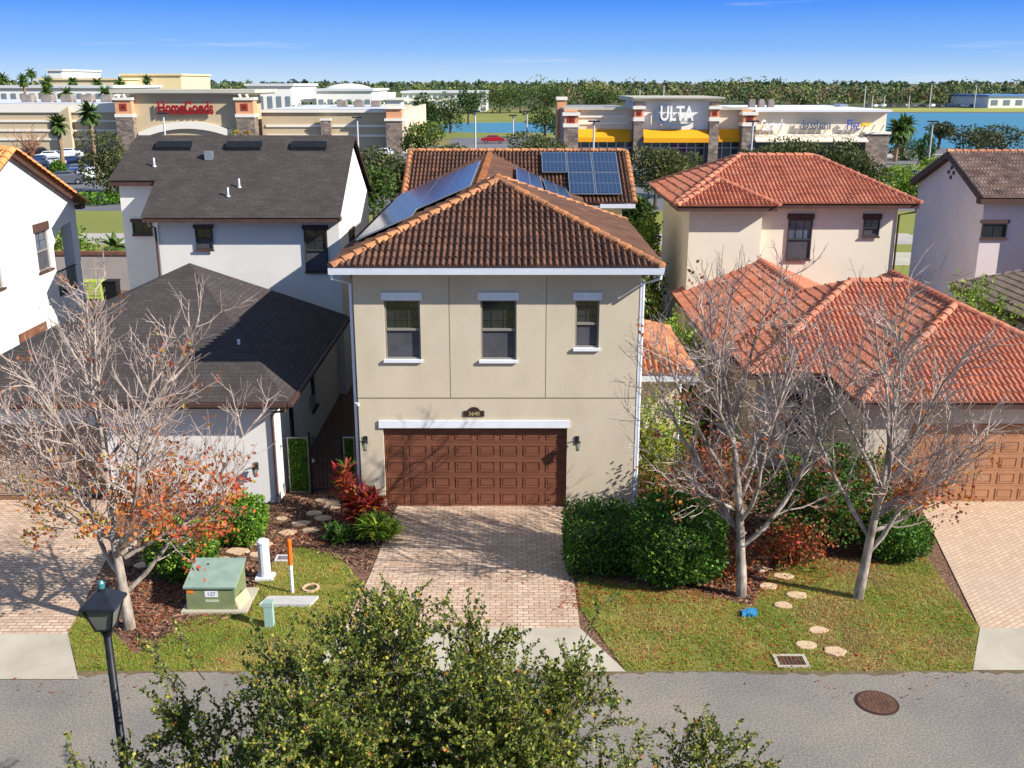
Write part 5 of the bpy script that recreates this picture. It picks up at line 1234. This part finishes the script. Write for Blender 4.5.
# ---- beauty store with yellow awnings
YS = 142.0
SB = thing('beauty_store', (24, 150, 0), 'white and cream ULTA store with yellow awnings beyond the tile roofs', 'store')
awn = mat('awning_yellow', srgb(226, 160, 24), srgb(218, 150, 22), .3)
mb = MB(); mb.box(X(576), X(636), YS + 1.5, YS + 30, Z(142) , Z(110)); mb.build('left_wing', store_cream, SB)
mb = MB()
for py in (117, 124): mb.box(X(579), X(629), YS + 1.3, YS + 1.499, Z(py) - .1, Z(py) + .15)
mb.build('band', arch_w, SB); mb = MB(); mb.box(X(564), X(636), YS + .8, YS + 1.6, Z(110), Z(107.6)); mb.box(X(712), X(748), YS + .8, YS + 1.6, Z(110), Z(107.6)); mb.build('parapet', cornice, SB); mb = MB(); mb.box(X(566), X(636), YS + 1.61, YS + 30, Z(110) + .003, Z(109.6)); mb.box(X(712), X(746), YS + 1.61, YS + 30, Z(110) + .003, Z(109.6)); mb.build('flat_roof', mat('roof_grey', srgb(150, 150, 152), srgb(136, 138, 142), .1), SB)
mb = MB(); mb.box(X(578), X(636), YS + 2.2, YS + 29, -.1, Z(142) - .01); mb.box(X(640), X(746), YS + 2.4, YS + 29, -.1, Z(142) - .01); mb.build('shop_glass', glass_store, SB)
mb = MB()
for px in range(582, 745, 9): mb.box(X(px) - .08, X(px) + .08, YS + 2.05, YS + 2.19, -.1, Z(142) - .02)
mb.box(X(578), X(746), YS + 2.02, YS + 2.18, 2.2, 2.35); mb.build('mullion', white_trim, SB)
mb = MB(); mb.box(X(676), X(692), YS + 2.25, YS + 2.38, .4, 2.6); mb.build('window_poster', mat('poster_magenta', srgb(150, 60, 130), srgb(110, 40, 100), 1), SB)
mb = MB(); mb.box(X(637), X(712), YS, YS + 16, Z(142), Z(101)); mb.build('portal', store_white, SB)
mb = MB(); mb.prism([(YS - .7, Z(101)), (YS + 17, Z(101)), (YS + 17, Z(97)), (YS - 1.2, Z(97)), (YS - 1.2, Z(98.4))], 'x', X(631), X(722)); mb.build('cornice', cornice, SB, recalc=True)
pier(SB, 633, 642.5, 109, 121, YS, 1.0); pier(SB, 708, 717.5, 109, 121, YS, 1.0)
for pa, pb in ((634, 642), (709, 717)): mb = MB(); mb.box(X(pa), X(pb), YS - .6, YS + 1, Z(109) + .41, Z(101) - .01); mb.build('pier_top', mat('store_taupe', srgb(150, 130, 120)), SB)
pier(SB, 563.5, 578, 115.5, 127, YS, 1.0); pier(SB, 741, 754, 115, 126, YS, 1.0)
mb = MB(); mb.box(X(564), X(578), YS + .2, YS + 3, Z(115) + .41, Z(110) - .01); mb.box(X(741.5), X(753.5), YS + .2, YS + 3, Z(115) + .41, Z(110) - .01); mb.build('parapet', store_org, SB)
mb = MB(); mb.box(X(557, 155), X(566, 155), 155, 158, -.1, Z(100, 155)); mb.build('rear_tower', store_org, SB)
mb = MB(); mb.box(X(556, 155), X(567, 155), 154.8, 158.2, Z(100, 155), Z(97, 155)); mb.build('band', arch_w, SB)
mb = MB(); mb.box(X(564.5), X(564.5) + .4, YS + 2, YS + 30, -.1, Z(110) - .02); mb.build('side_wall', mat('store_taupe', (0, 0, 0)), SB)
mb = MB(); mb.box(X(714), X(746), YS + 1.5, YS + 30, Z(142), Z(110)); mb.build('right_wing', store_cream, SB)
for k, (pa, pb) in enumerate(((578.5, 631), (642.8, 707.5), (718, 740.5))):
    mb = MB(); za, zb = Z(129.5), Z(142); y = YS - .1 if k == 1 else YS + 1.4
    mb.prism([(y, za), (y, za - .15), (y - 1.2, zb + .5), (y - 1.2, zb), (y - 1.3, zb), (y - 1.3, zb + .6), (y - .1, za)], 'x', X(pa), X(pb)); mb.build('awning', awn, SB, recalc=True)
bl_white = mat('sign_white', srgb(236, 236, 236)); bl_grey = mat('sign_grey', srgb(92, 104, 120))
text(SB, 'ULTA', (X(675), YS - .75, Z(114)), 2.7, bl_white, .12, bold=.04, sx=.68, name='sign_lettering', label='white ULTA letters')
text(SB, 'BEAUTY', (X(684), YS - .75, Z(120.2)), .75, bl_grey, .1, sx=.9, name='sign_lettering')
mb = MB(); n = 22; c = Vector((X(674), 0, Z(115)))       # crescent logo, thickened so its grey also stands in for the letters' shadow
for i in range(n):
    t0, t1 = 1.9 + i * 3.6 / n, 1.9 + (i + 1) * 3.6 / n
    th_ = lambda t: .15 + .8 * math.sin((t - 1.9) / 3.6 * math.pi)
    P_ = [(c.x + math.cos(t) * (3.1 - k * th_(t)), c.z + math.sin(t) * (1.55 - k * th_(t) * .8)) for t, k in ((t0, 0), (t1, 0), (t1, 1), (t0, 1))]
    mb.prism(P_, 'y', YS - .8, YS - .65)
mb.build('swoosh_and_shadow', bl_grey, SB, recalc=True)
# ---- long white row of shops
SR = thing('shop_row', (44, 150, 0), 'long low white shop row with shaded lettering right of the yellow awnings', 'store')
xe = X(888); x0 = X(754.2)
mb = MB(); mb.box(x0, xe, YS + 1, YS + 30, Z(141), Z(112)); mb.build('wall', store_cream, SR)
mb = MB(); mb.box(x0, xe + .3, YS - .1, YS + 30.2, Z(112) + .01, Z(109.8)); mb.build('parapet', mat('parapet_pale', srgb(214, 214, 218)), SR)
mb = MB(); mb.box(x0, xe - 1, YS + 2.5, YS + 29, -.1, Z(141) - .01); mb.build('shop_glass', glass_store, SR)
mb = MB(); mb.prism([(YS + .98, Z(134)), (YS - 1.5, Z(140.5)), (YS - 1.5, Z(141.5)), (YS + .98, Z(141.5))], 'x', x0, X(866)); mb.build('canopy', store_cream, SR, recalc=True)
mb = MB()
for k in range(14): xx = x0 + .8 + k * 1.25; mb.obox((xx, YS - .35, Z(131)), (.05, 0, 0), (0, 1.25, -.9), (0, .04, .05))
mb.build('canopy_rod', store_white, SR)
mb = MB(); mb.box(X(866), xe + .1, YS - .4, YS + 5, -.1, Z(134)); mb.build('stone_pier', stone_m, SR)
mb = MB(); mb.box(X(865), xe + .3, YS - .6, YS + 5.2, Z(134), Z(132)); mb.build('band', arch_w, SR)
bl = mat('sign_blue', srgb(60, 80, 170)); ye = mat('sign_yellow', srgb(236, 190, 40))
text(SR, 'Carter\'s', (X(773), YS + .3, Z(125.8)), 2.0, bl_white, .12, bold=.03, fit=X(782) - X(758), name='sign_lettering')
text(SR, 'dressbarn', (X(816), YS + .4, Z(125.4)), 1.8, bl_grey, .12, fit=X(831) - X(801), bold=.03, name='sign_lettering')
text(SR, 'Five', (X(853.5), YS + .3, Z(125.4)), 2.0, bl, .1, fit=X(861) - X(849), name='sign_lettering')
mb = MB(); mb.prism([(X(862), Z(127)), (X(867), Z(127)), (X(872), Z(123)), (X(862), Z(123))], 'y', YS + .2, YS + .5); mb.build('sign_flag', ye, SR, recalc=True)
mb = MB(); mb.box(X(838, 160), X(846, 160), 160, 163, Z(110), Z(104, 160)); mb.build('rooftop_unit', alu, SR)
for k in range(3): unit(SR, X(771) + k * 1.4, X(771) + k * 1.4 + .9, YS + 14, YS + 15, Z(110) + .01, Z(110) + 1.2)

# ---- far buildings
def far_block(name, px0, px1, top, base, Y, m, label, win=(0, 0), roof=None, depth=40):
    x0, x1 = at(px0, 90, Y).x, at(px1, 90, Y).x; zt = at(512, top, Y).z; T = thing(name, ((x0 + x1) / 2, Y, 0), label, 'building')
    mb = MB(); mb.box(x0, x1, Y, Y + depth, -.1, zt); mb.build('wall', m, T)
    mb = MB(); mb.box(x0 - .6, x1 + .6, Y - .6, Y + depth + .6, zt, zt + .7); mb.build('parapet', roof or roof_white, T)
    if win[0]:
        nx, nz = win
        for j in range(nz):
            for i in range(nx):
                wb = MB()
                a = x0 + (x1 - x0) * (i + .25) / nx; b = x0 + (x1 - x0) * (i + .75) / nx; c = zt * (j + .25) / nz; d = zt * (j + .7) / nz
                wb.box(a, b, Y - .15, Y - .001, c, d); wb.build('window', mat('far_window', srgb(120, 130, 140), None, rough=.3), T)
    return T
yel = mat('far_yellow', srgb(218, 202, 160), srgb(208, 192, 152), .1)
far_block('warehouse', 122, 182, 75.5, 92, 420, yel, 'pale yellow big-box building on the skyline', (0, 0), yel)
far_block('warehouse', 40, 121, 80, 96, 400, yel, 'long low cream building behind the palms', (9, 1), yel)
far_block('warehouse', 50, 64, 71, 90, 430, store_white, 'small white tower block above the palms')
far_block('flat_roof_shop', -20, 112, 88, 104, 290, store_white, 'white building with blue glass bands behind the left wing', (14, 2))
far_block('flat_roof_shop', 247, 292, 86, 104, 320, store_white, 'low white flat-roofed building just right of the tall store portal', (5, 1))
far_block('flat_roof_shop', 316, 372, 91, 108, 330, store_white, 'white flat-roofed building in front of the white dome', (6, 1))
far_block('office_building', 402, 486, 93, 110, 408, mat('far_cream', srgb(214, 214, 200), srgb(206, 206, 194), .1), 'long cream office building beyond the small pond', (14, 3))
far_block('car_dealership', 990, 1064, 96.5, 109, 470, store_white, 'white and blue car dealership on the far shore', (6, 1), mat('dealer_blue', srgb(90, 130, 180)))
T = thing('domed_building', (at(341, 90, 380).x, 380, 0), 'white building with a low dome beyond the store', 'building')
xc = at(342, 90, 380).x; mb = MB(); mb.box(xc - 14, xc + 16, 380, 410, -.1, Z(93, 380)); mb.build('wall', store_white, T)
mb = MB(); r_ = 10; n = 16
rings = [[(xc + math.cos(6.283 * k / n) * r_ * math.cos(a), 395 + math.sin(6.283 * k / n) * r_ * math.cos(a), Z(93, 380) + math.sin(a) * 3.3) for k in range(n)] for a in (0, .35, .7, 1.05, 1.4)]
for q in range(4): mb.mesh(rings[q] + rings[q + 1], [(k, (k + 1) % n, n + (k + 1) % n, n + k) for k in range(n)])
mb.face(rings[4]); mb.build('dome', store_white, T, smooth=True)

# ------------------------------------------------------------------ distant wood
r = random.Random(77); fw = MB()
def wood_tree(x, y, h, s, n, mset):
    for lobe in range(3):
        cx, cy, cz = x + r.gauss(0, h * .3), y + r.gauss(0, h * .22), h * (.28, .55, .74)[lobe] * r.uniform(.85, 1.05); R_ = h * r.uniform(.26, .38)
        m = r.choice(mset)
        for _ in range(n // 3):
            d = rv(r).normalized(); p = Vector((cx, cy, cz)) + Vector((d.x, d.y, d.z * .75)) * R_ * r.uniform(.65, 1.05)
            u_ = (d + rv(r) * .35).normalized(); a = u_.orthogonal().normalized() * s * r.uniform(.5, 1); b = u_.cross(a).normalized() * s * r.uniform(.5, 1)
            fw.face([p - a, p - b, p + a, p + b], m)
for i in range(420):
    x = r.uniform(20, 480); y = 500 + r.random() * 90 - (0 if x > 150 else 0); wood_tree(x, y, r.uniform(6.5, 12.5) * (1 + .45 * noise.noise(Vector((x * .02, y * .01, 0)))) * (1.25 if r.random() < .06 else 1), .75, 96, (0, 0, 1, 2, 3))
for i in range(330):
    x = r.uniform(-330, 120); y = 560 + r.random() * 240; wood_tree(x, y, r.uniform(7.5, 12), 1.0, 60, (0, 1, 1, 2))
for i in range(460):
    x = r.uniform(-800, 1000); y = 850 + r.random() * 700; wood_tree(x, y, r.uniform(9, 14), 1.7, 42, (0, 1, 1))
for i in range(500):
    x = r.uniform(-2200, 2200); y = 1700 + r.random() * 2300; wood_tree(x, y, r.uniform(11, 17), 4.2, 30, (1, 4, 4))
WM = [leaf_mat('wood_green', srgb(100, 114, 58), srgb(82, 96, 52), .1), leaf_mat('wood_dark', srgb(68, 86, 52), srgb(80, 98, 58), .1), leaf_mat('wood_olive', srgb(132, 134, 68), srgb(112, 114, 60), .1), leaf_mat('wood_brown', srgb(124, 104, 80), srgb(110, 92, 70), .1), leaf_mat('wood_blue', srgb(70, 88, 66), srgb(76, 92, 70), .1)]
o = fw.build('distant_woods', WM); o['kind'] = 'stuff'
sheet('woodland_floor', rect(-3000, 3000, 480, 6000), mat('woodland_floor', srgb(76, 88, 48), srgb(90, 92, 56), .02, .95), -.006)

# ------------------------------------------------------------------ trees of the middle distance
def crown_tree(name, loc, rx, rz, h, n, size, mats, label, group, seed, trunk=.18, cat='tree', ry=None):
    r = random.Random(seed); L = Vector(loc); t = thing(name, loc, label, cat, group); mb = MB(); ry = ry or rx
    cz = h - rz; lobes = [(Vector((r.uniform(-.6, .6) * rx, r.uniform(-.6, .6) * ry, cz + r.uniform(-.55, .55) * rz)), r.uniform(.42, .62)) for _ in range(9)]
    for _ in range(n):
        c, k = r.choice(lobes); d = rv(r).normalized(); q = r.uniform(.6, 1.05) * k
        p = L + c + Vector((d.x * rx * q, d.y * ry * q, d.z * rz * q))
        x = r.random(); m = 0 if x < .5 else 1 if x < .8 else 2
        leaf(mb, p, size * r.uniform(.7, 1.4), m, (d + rv(r)).normalized(), r)
    mb.build('crown', mats, t); tb = MB()
    tb.tube([L, L + Vector((.05, 0, h * .3)), L + Vector((0, 0, cz))], [trunk, trunk * .75, trunk * .5], 7)
    for i in range(6): a = i * 1.05; tb.tube([L + Vector((0, 0, h * .3)), L + Vector((math.cos(a) * rx * .35, math.sin(a) * ry * .35, cz)), L + Vector((math.cos(a) * rx * .6, math.sin(a) * ry * .6, cz + rz * .3))], [trunk * .5, trunk * .3, .04], 5)
    tb.build('trunk', bark, t); return t
OK_ = [L_olive, L_olive2, L_mid]
GT = 'oaks in the car parks'
for i, (px, py, Y, rx, rz, h, lab, ms) in enumerate([
    (104, 0, 106, 2.6, 2.9, 6.6, 'olive oak in the car park beside the dark shingle roof', OK_),
    (122, 0, 98, 1.6, 2.0, 4.6, 'small oak just left of the dark shingle roof', OK_),
    (385, 0, 100, 2.6, 2.4, 5.6, 'oak standing in the gap right of the dark shingle roof', OK_),
    (372, 0, 84, 1.7, 2.2, 4.8, 'nearer green oak in the gap beside the dark shingle gable', [L_green, L_dark, L_mid]),
    (405, 0, 88, 1.6, 2.0, 4.6, 'small oak just left of the rear tile roof', OK_),
    (418, 0, 118, 2.7, 1.9, 6.5, 'bushy oak at the corner of the tan store', [L_mid, L_green, L_yel]),
    (445, 0, 112, 3.0, 1.5, 4.8, 'spreading low oak above the rear tile ridge', OK_),
    (535, 0, 118, 3.9, 1.9, 5.6, 'broad oak left of the yellow awnings', OK_),
    (657, 0, 92, 2.4, 2.1, 5.7, 'large oak in front of the yellow awnings beside the terracotta roof', OK_),
    (680, 0, 102, 2.2, 1.8, 4.9, 'oak just right of the large oak under the yellow awning', OK_),
    (790, 0, 106, 3.3, 1.7, 5.4, 'leftmost oak in front of the white shop row', OK_),
    (828, 0, 104, 3.2, 2.0, 5.6, 'middle oak in front of the white shop row', OK_),
    (860, 0, 100, 2.4, 1.6, 4.4, 'rightmost oak in front of the white shop row', OK_),
    (762, 0, 112, 2.2, 1.3, 4.4, 'small oak beside the stone pier of the shop row', OK_),
    (640, 0, 62, 1.2, 1.7, 4.2, 'dark green tree between the rear roof and terracotta roof', [L_dark, L_green, L_mid]),
]):
    x = at(px, 150, Y).x; crown_tree('oak_tree', (x, Y, 0), rx, rz, h, 3400, .26, ms, lab, GT, 100 + i)
GL = 'trees round the lake and pond'
for i, (px, Y, rx, rz, h, lab) in enumerate([
    (430, 262, 4.2, 4.0, 9.0, 'leftmost of three trees in front of the cream office building'), (450, 236, 4.2, 4.6, 9.6, 'middle of three trees before the cream office building'), (468, 285, 3.6, 3.8, 9.5, 'rightmost of three trees before the cream office building'),
    (500, 390, 9, 5.0, 10.6, 'round tree right of the cream office building'), (520, 400, 10, 5.2, 11, 'round tree beyond the pond, second right of the office building'), (548, 390, 8, 4.5, 9.4, 'low round tree beyond the right end of the pond'),
    (545, 215, 4.4, 3.5, 7.4, 'single tree at the right end of the pond'), (1006, 150, 5.4, 2.2, 5.5, 'wide dark tree on the near lake shore at the right edge'), (985, 158, 3.8, 2.0, 4.8, 'dark bushy tree just left of the one at the right edge by the lake'),
    (943, 178, 2.6, 1.4, 4.6, 'small dark tree on the near lake shore'), (350, 300, 9, 2.6, 6.2, 'clump of dark trees before the white dome'), (385, 320, 7, 2.4, 6, 'dark tree right of the white dome'), (300, 290, 7, 2.2, 5.4, 'dark tree beside the low white building'),
    (600, 420, 8, 4, 9, 'tree on the meadow behind the yellow awnings')]):
    ms = [L_dark, L_mid, L_green] if i not in (7, 8, 9) else [L_olive2, L_olive, L_dark]
    crown_tree('round_tree', (at(px, 110, Y).x, Y, 0), rx, rz, h, 1700, .62 if Y > 250 else .45 if Y > 200 else .34, ms, lab, GL, 200 + i, .3)
# bright hedges by the right car park
for i, (px, py, rx, rz, ms, lab) in enumerate([
    (912, 181, 3.6, .8, [L_yel, L_bright, L_hedge], 'yellow-green hedge before the lake, behind the terracotta roof'), (925, 196, 2.4, 1.0, [L_bright, L_yel, L_hedge], 'bright rounded shrub beside the gable of the mauve house'),
    (906, 160, 2.2, 1.4, [L_dark, L_green, L_hedge], 'dark clipped hedge beside the end of the shop row'), (925, 165, 1.0, 2.0, [L_green, L_dark, L_hedge], 'dark conical shrub in the right car park'),
    (893, 196, 2.0, 1.3, [L_bright, L_yel, L_green], 'bright shrub peeping over the terracotta hip'), (938, 175, 2.2, 1.0, [L_yel, L_bright, L_bright], 'yellow shrub behind the mauve house verge'),
    (60, 182, .8, 1.1, [L_hedge, L_green, L_bright], 'bright green conical shrub among the parked cars'), (97, 203, 3.0, .45, [L_hedge, L_green, L_bright], 'low green hedge behind the boundary wall road')]):
    p = G(px, py); p.z = 0
    bush('car_park_shrub', p, rx, rx * .8, rz, 2200, .24, ms, (.5, .3, .2), lab, 'shrub', seed=300 + i, lump=.4)
def palm(loc, h, fr, n, label, seed, group, tr=.2, k=7):
    r = random.Random(seed); L = Vector(loc); t = thing('palm_tree', loc, label, 'palm tree', group); tb = MB(); tb.tube([L, L + Vector((.1, 0, h * .5)), L + Vector((0, 0, h))], [tr * 1.1, tr * .85, tr], 8); tb.build('trunk', mat('palm_trunk', srgb(150, 122, 92), srgb(120, 98, 76), 2), t)
    mb = MB(); top = L + Vector((0, 0, h))
    for i in range(int(n * 1.7)):
        a = i * 2.4; el = r.uniform(-.9, 1.4); d = Vector((math.cos(a) * math.cos(el), math.sin(a) * math.cos(el), math.sin(el))); sd = d.cross(Vector((0, 0, 1))).normalized(); p = top.copy()
        for q in range(5):
            p2 = p + d * fr / 5; w_ = fr * (.1, .16, .15, .1, .02)[q]; w1 = fr * (.03, .1, .16, .15, .1)[q]
            dr = Vector((0, 0, -w_ * .6)); dr1 = Vector((0, 0, -w1 * .6)); m = r.choice((0, 0, 1, 2))
            mb.face([p, p2, p2 + sd * w_ + dr, p + sd * w1 + dr1], m); mb.face([p, p2, p2 - sd * w_ + dr, p - sd * w1 + dr1], m)
            p = p2; d = (d + Vector((0, 0, -.3))).normalized()
    mb.build('fronds', [L_green, L_dark, L_mid], t); return t
GP = 'palms'
palm((at(90, 120, 132).x, 132, 0), Z(113, 132), 1.9, 34, 'tall palm in front of the shaded tan store wall', 1, GP, .3)
palm((at(57, 120, 131).x, 131, 0), Z(125, 131), 1.7, 34, 'shorter palm before the lit tan store wall', 2, GP, .3)
palm((at(897, 140, 150).x, 150, 0), Z(131, 150), 2.3, 44, 'bushy palm at the right end of the shop row', 3, GP, .3)
palm((at(904, 140, 156).x, 156, 0), Z(126, 156), 2.2, 40, 'second palm behind the one at the end of the shop row', 4, GP, .3)
for i, (px, py, Y, lab) in enumerate([(3, 78, 300, 'palm on the skyline at the far left edge'), (23, 80, 280, 'thick palm, second from the left on the skyline'), (31, 73, 320, 'tallest palm on the skyline at left'), (47, 82, 270, 'dark palm beside the white tower block'), (47, 93, 240, 'lower palm in front of the white building with glass bands'), (73, 82, 300, 'palm on the skyline before the cream building'), (66, 94, 240, 'low palm in the middle of the left skyline group'), (97, 83, 300, 'palm on the skyline left of the store cornice'), (105, 92, 250, 'low palm just left of the store cornice'), (120, 83, 300, 'palm touching the left end of the store cornice'), (147, 80, 340, 'palm before the yellow big-box building')]):
    palm((at(px, py, Y).x, Y, 0), at(px, py, Y).z, 2.2, 26, lab, 10 + i, GP, .35)
palm((-16.6 + 1.2, 47, 0), 2.2, 1.3, 30, 'young palm behind the balcony of the bright white house', 50, GP, .12)
palm((at(114, 240, 58).x, 58, 0), 1.9, 1.0, 22, 'low palm beside the corner of the shingle house', 51, GP, .12)
# bare reddish tree by the store
r = random.Random(5); L = Vector((at(30, 150, 122).x, 122, 0)); t = thing('leafless_tree', L, 'thin leafless reddish tree in front of the tan store at left', 'tree'); tb = MB()
tb.tube([L, L + Vector((0, 0, 3))], [.14, .1], 6)
for k in range(12):
    a = k * 2.4; pts, _ = grow(tb, L + Vector((0, 0, 2 + k * .1)), Vector((math.cos(a) * .7, math.sin(a) * .7, 1)), 3.2, .06, .03, 4, 5, .12, .03, r)
    for j in range(8): grow(tb, pts[1 + j % 5], rv(r) + Vector((0, 0, 1)), 1.2, .035, .02, 3, 3, .2, 0, r)
tb.build('trunk', mat('reddish_bark', srgb(140, 96, 72)), t)
for i, (px, Y, h, lab) in enumerate([(240, 128, 5.5, 'slender yellow-leaved tree right of the store entrance'), (305, 126, 4.2, 'small yellow-leaved tree by the stone pilaster')]):
    L = Vector((at(px, 130, Y).x, Y, 0)); crown_tree('young_tree', L, 1.6, 1.6, h, 260, .3, [L_yel, L_org, L_mid], lab, 'young trees before the tan store', 400 + i, .09)

# ------------------------------------------------------------------ lamp posts of the car parks
def pole(px, pyt, Y, label, first=[]):
    x = at(px, pyt, Y).x; h = at(px, pyt, Y).z; t = thing('car_park_lamp', (x, Y, 0), label, 'lamp post', 'lamp posts in the car parks and by the lake'); L = Vector((x, Y, 0)); w_ = .1 if Y < 200 else .22
    mb = MB(); mb.tube([L, L + Vector((0, 0, h))], [w_ * 1.2, w_], 8); mb.build('post', mat('pole_pale', srgb(190, 190, 190), None, rough=.5), t)
    mb = MB(); s = w_ * 6; mb.box(x - s, x + s, Y - s * .6, Y + s * .6, h, h + w_ * 1.6); mb.build('lamp_head', dark_metal, t)
for px, py, Y, lab in ((594, 122, 112, 'lamp post before the left yellow awning'), (753, 122, 112, 'lamp post before the stone pier of the shop row'), (475, 112, 125, 'lamp post in front of the small pond'), (513, 116, 150, 'lamp post before the right half of the pond'), (527, 112, 165, 'lamp post farthest right before the pond'), (933, 122, 132, 'leaning-looking lamp post before the lake'), (163, 114, 118, 'lamp post below the red lettering'), (357, 118, 130, 'lamp post before the right wing of the tan store'), (866, 84, 455, 'tall lamp post at the left of the far car lot'), (932, 83, 455, 'tall lamp post in the middle of the far car lot'), (977, 83, 455, 'tall lamp post near the dealership'), (873, 94, 462, 'short lamp post, first from the left in the far car lot'), (885, 94, 462, 'short lamp post, second from the left in the far car lot'), (910, 94, 462, 'short lamp post, third from the left in the far car lot'), (664, 84, 480, 'pale post rising from the woods above the ULTA store'), (640, 88, 480, 'pale post in the woods left of the ULTA cornice')):
    pole(px, py, Y, lab)

# ------------------------------------------------------------------ cars
def car_paint(n, c):
    return mat('paint_' + n, c, None, rough=.25, spec=.6)
paints = {'white': car_paint('white', srgb(224, 226, 228)), 'silver': car_paint('silver', srgb(150, 154, 160)), 'black': car_paint('black', srgb(22, 24, 30)), 'blue': car_paint('blue', srgb(36, 62, 110)), 'red': car_paint('red', srgb(150, 24, 36)), 'grey': car_paint('grey', srgb(84, 88, 96)), 'dark blue': car_paint('navy', srgb(24, 36, 66))}
tyre = mat('tyre_rubber', srgb(26, 26, 28)); 
def make_car():
    t = thing('parked_car', (0, 0, 0), '', 'car', 'cars in the car parks')
    side = [(-2.2, .35), (-2.25, .75), (-2.05, .95), (-1.3, 1.0), (-.85, 1.42), (.75, 1.46), (1.35, 1.02), (2.1, .86), (2.25, .6), (2.2, .32)]
    mb = MB()
    def sec(x, z): return (.88 if z < 1.1 else .66)
    n = len(side); v = [(x, -sec(x, z), z) for x, z in side] + [(x, sec(x, z), z) for x, z in side]
    mb.mesh(v, [tuple(range(n)), tuple(range(2 * n - 1, n - 1, -1))] + [(i, n + i, n + (i + 1) % n, (i + 1) % n) for i in range(n)])
    mb.build('body', paints['white'], t, recalc=True)
    g = MB()
    for s in (-1, 1): g.face([(-1.12, s * .845, 1.05), (1.15, s * .845, 1.05), (.68, s * .7, 1.4), (-.8, s * .7, 1.38)])
    g.face([(-1.26, -.72, 1.06), (-1.26, .72, 1.06), (-.9, .6, 1.4), (-.9, -.6, 1.4)]); g.face([(1.32, -.72, 1.08), (1.32, .72, 1.08), (.82, .6, 1.44), (.82, -.6, 1.44)])
    g.build('window', glass, t)
    for sx in (-1.35, 1.35):
        for s in (-1, 1):
            w_ = MB(); w_.tube([(sx, s * .72, .32), (sx, s * .9, .32)], .32, 12); wh = w_.build('wheel', tyre, t)
            w_ = MB(); w_.tube([(sx, s * .9, .32), (sx, s * .91, .32)], .18, 10); w_.build('rim', alu, wh)
    for s in (-1, 1):
        l = MB(); l.box(2.17, 2.24, s * .5, s * .8, .62, .74); l.build('headlight', white_trim, t)
        l = MB(); l.box(-2.26, -2.2, s * .5, s * .8, .72, .84); l.build('tail_light', mat('tail_red', srgb(150, 20, 20)), t)
    return t
car = make_car(); TREE = {}
def walk(o):
    TREE[o] = kids(o)
    for k in TREE[o]: walk(k)
walk(car)
PB = {}
for k, pm in paints.items():
    b = [c for c in TREE[car] if c.name.startswith('body')][0]; d = b.data.copy(); d.materials.clear(); d.materials.append(pm); PB[k] = d
def place_car(px, py, rz, colr, label, first=[True]):
    p = G(px, py)
    if first[0]: c = car; first[0] = False; c.location = (p.x, p.y, 0); c.rotation_euler.z = rz; c['label'] = label
    else: c = dup(car, (p.x, p.y, 0), rz, label, tree=TREE)
    NEW.append((c, colr))
NEW = []
CARS = [(22, 158, 1.57, 'dark blue'), (38, 157, 1.5, 'black'), (52, 161, .1, 'white'), (70, 158, .05, 'white'), (85, 157, 1.57, 'black'), (112, 158, 1.57, 'silver'), (98, 155, 1.57, 'dark blue'),
        (38, 166, .2, 'blue'), (52, 168, .9, 'silver'), (72, 167, .1, 'blue'), (86, 168, .3, 'black'), (102, 170, .1, 'dark blue'), (78, 176, .7, 'blue'), (92, 180, 1.0, 'white'), (108, 178, 1.2, 'silver'), (66, 184, .3, 'grey')]
rowname = {0: 'row nearest the tan store', 1: 'middle row of the left car park', 2: 'row nearest the boundary road'}
for i, (px, py, rz, c) in enumerate(CARS):
    row = 0 if py < 162 else 1 if py < 172 else 2; pos = ('leftmost', 'second', 'third', 'fourth', 'fifth', 'sixth', 'seventh')
    rowcars = sorted([q for q in CARS if (0 if q[1] < 162 else 1 if q[1] < 172 else 2) == row]); k = [q for q in rowcars].index((px, py, rz, c))
    place_car(px, py, rz, c, f'{c} car, {pos[k]} from the left in the {rowname[row]}' if k else f'{c} car, leftmost in the {rowname[row]}')
for px, py, rz, c, l in ((493, 143, .05, 'red', 'red car passing in front of the small pond'), (385, 158, 1.5, 'white', 'white car in the gap beside the shingle gable'), (905, 182, .1, 'grey', 'grey car beside the yellow-green hedge at right'), (918, 191, .2, 'dark blue', 'dark blue car behind the terracotta hip at right'), (360, 175, 1.2, 'silver', 'silver car under the oak right of the shingle gable'), (665, 186, .3, 'white', 'white car beyond the terracotta roof edge')):
    place_car(px, py, rz, c, l)
rr = random.Random(8); cols = ['white', 'silver', 'black', 'grey', 'blue', 'red', 'white', 'silver']
xs = [866 + i * 8.2 for i in range(19)]
ords = 'first second third fourth fifth sixth seventh eighth ninth tenth eleventh twelfth thirteenth fourteenth fifteenth sixteenth seventeenth eighteenth nineteenth'.split()
for i, px in enumerate(xs):
    c = cols[rr.randint(0, 7)]; place_car(px, 107.4 - (i % 3) * .25, rr.uniform(.6, 2.2), c, f'{c} car in the far lakeside lot, {ords[i]} from the left')
for c, colr in NEW:
    for k in c.children:
        if k.name.startswith('body'): k.data = PB[colr]
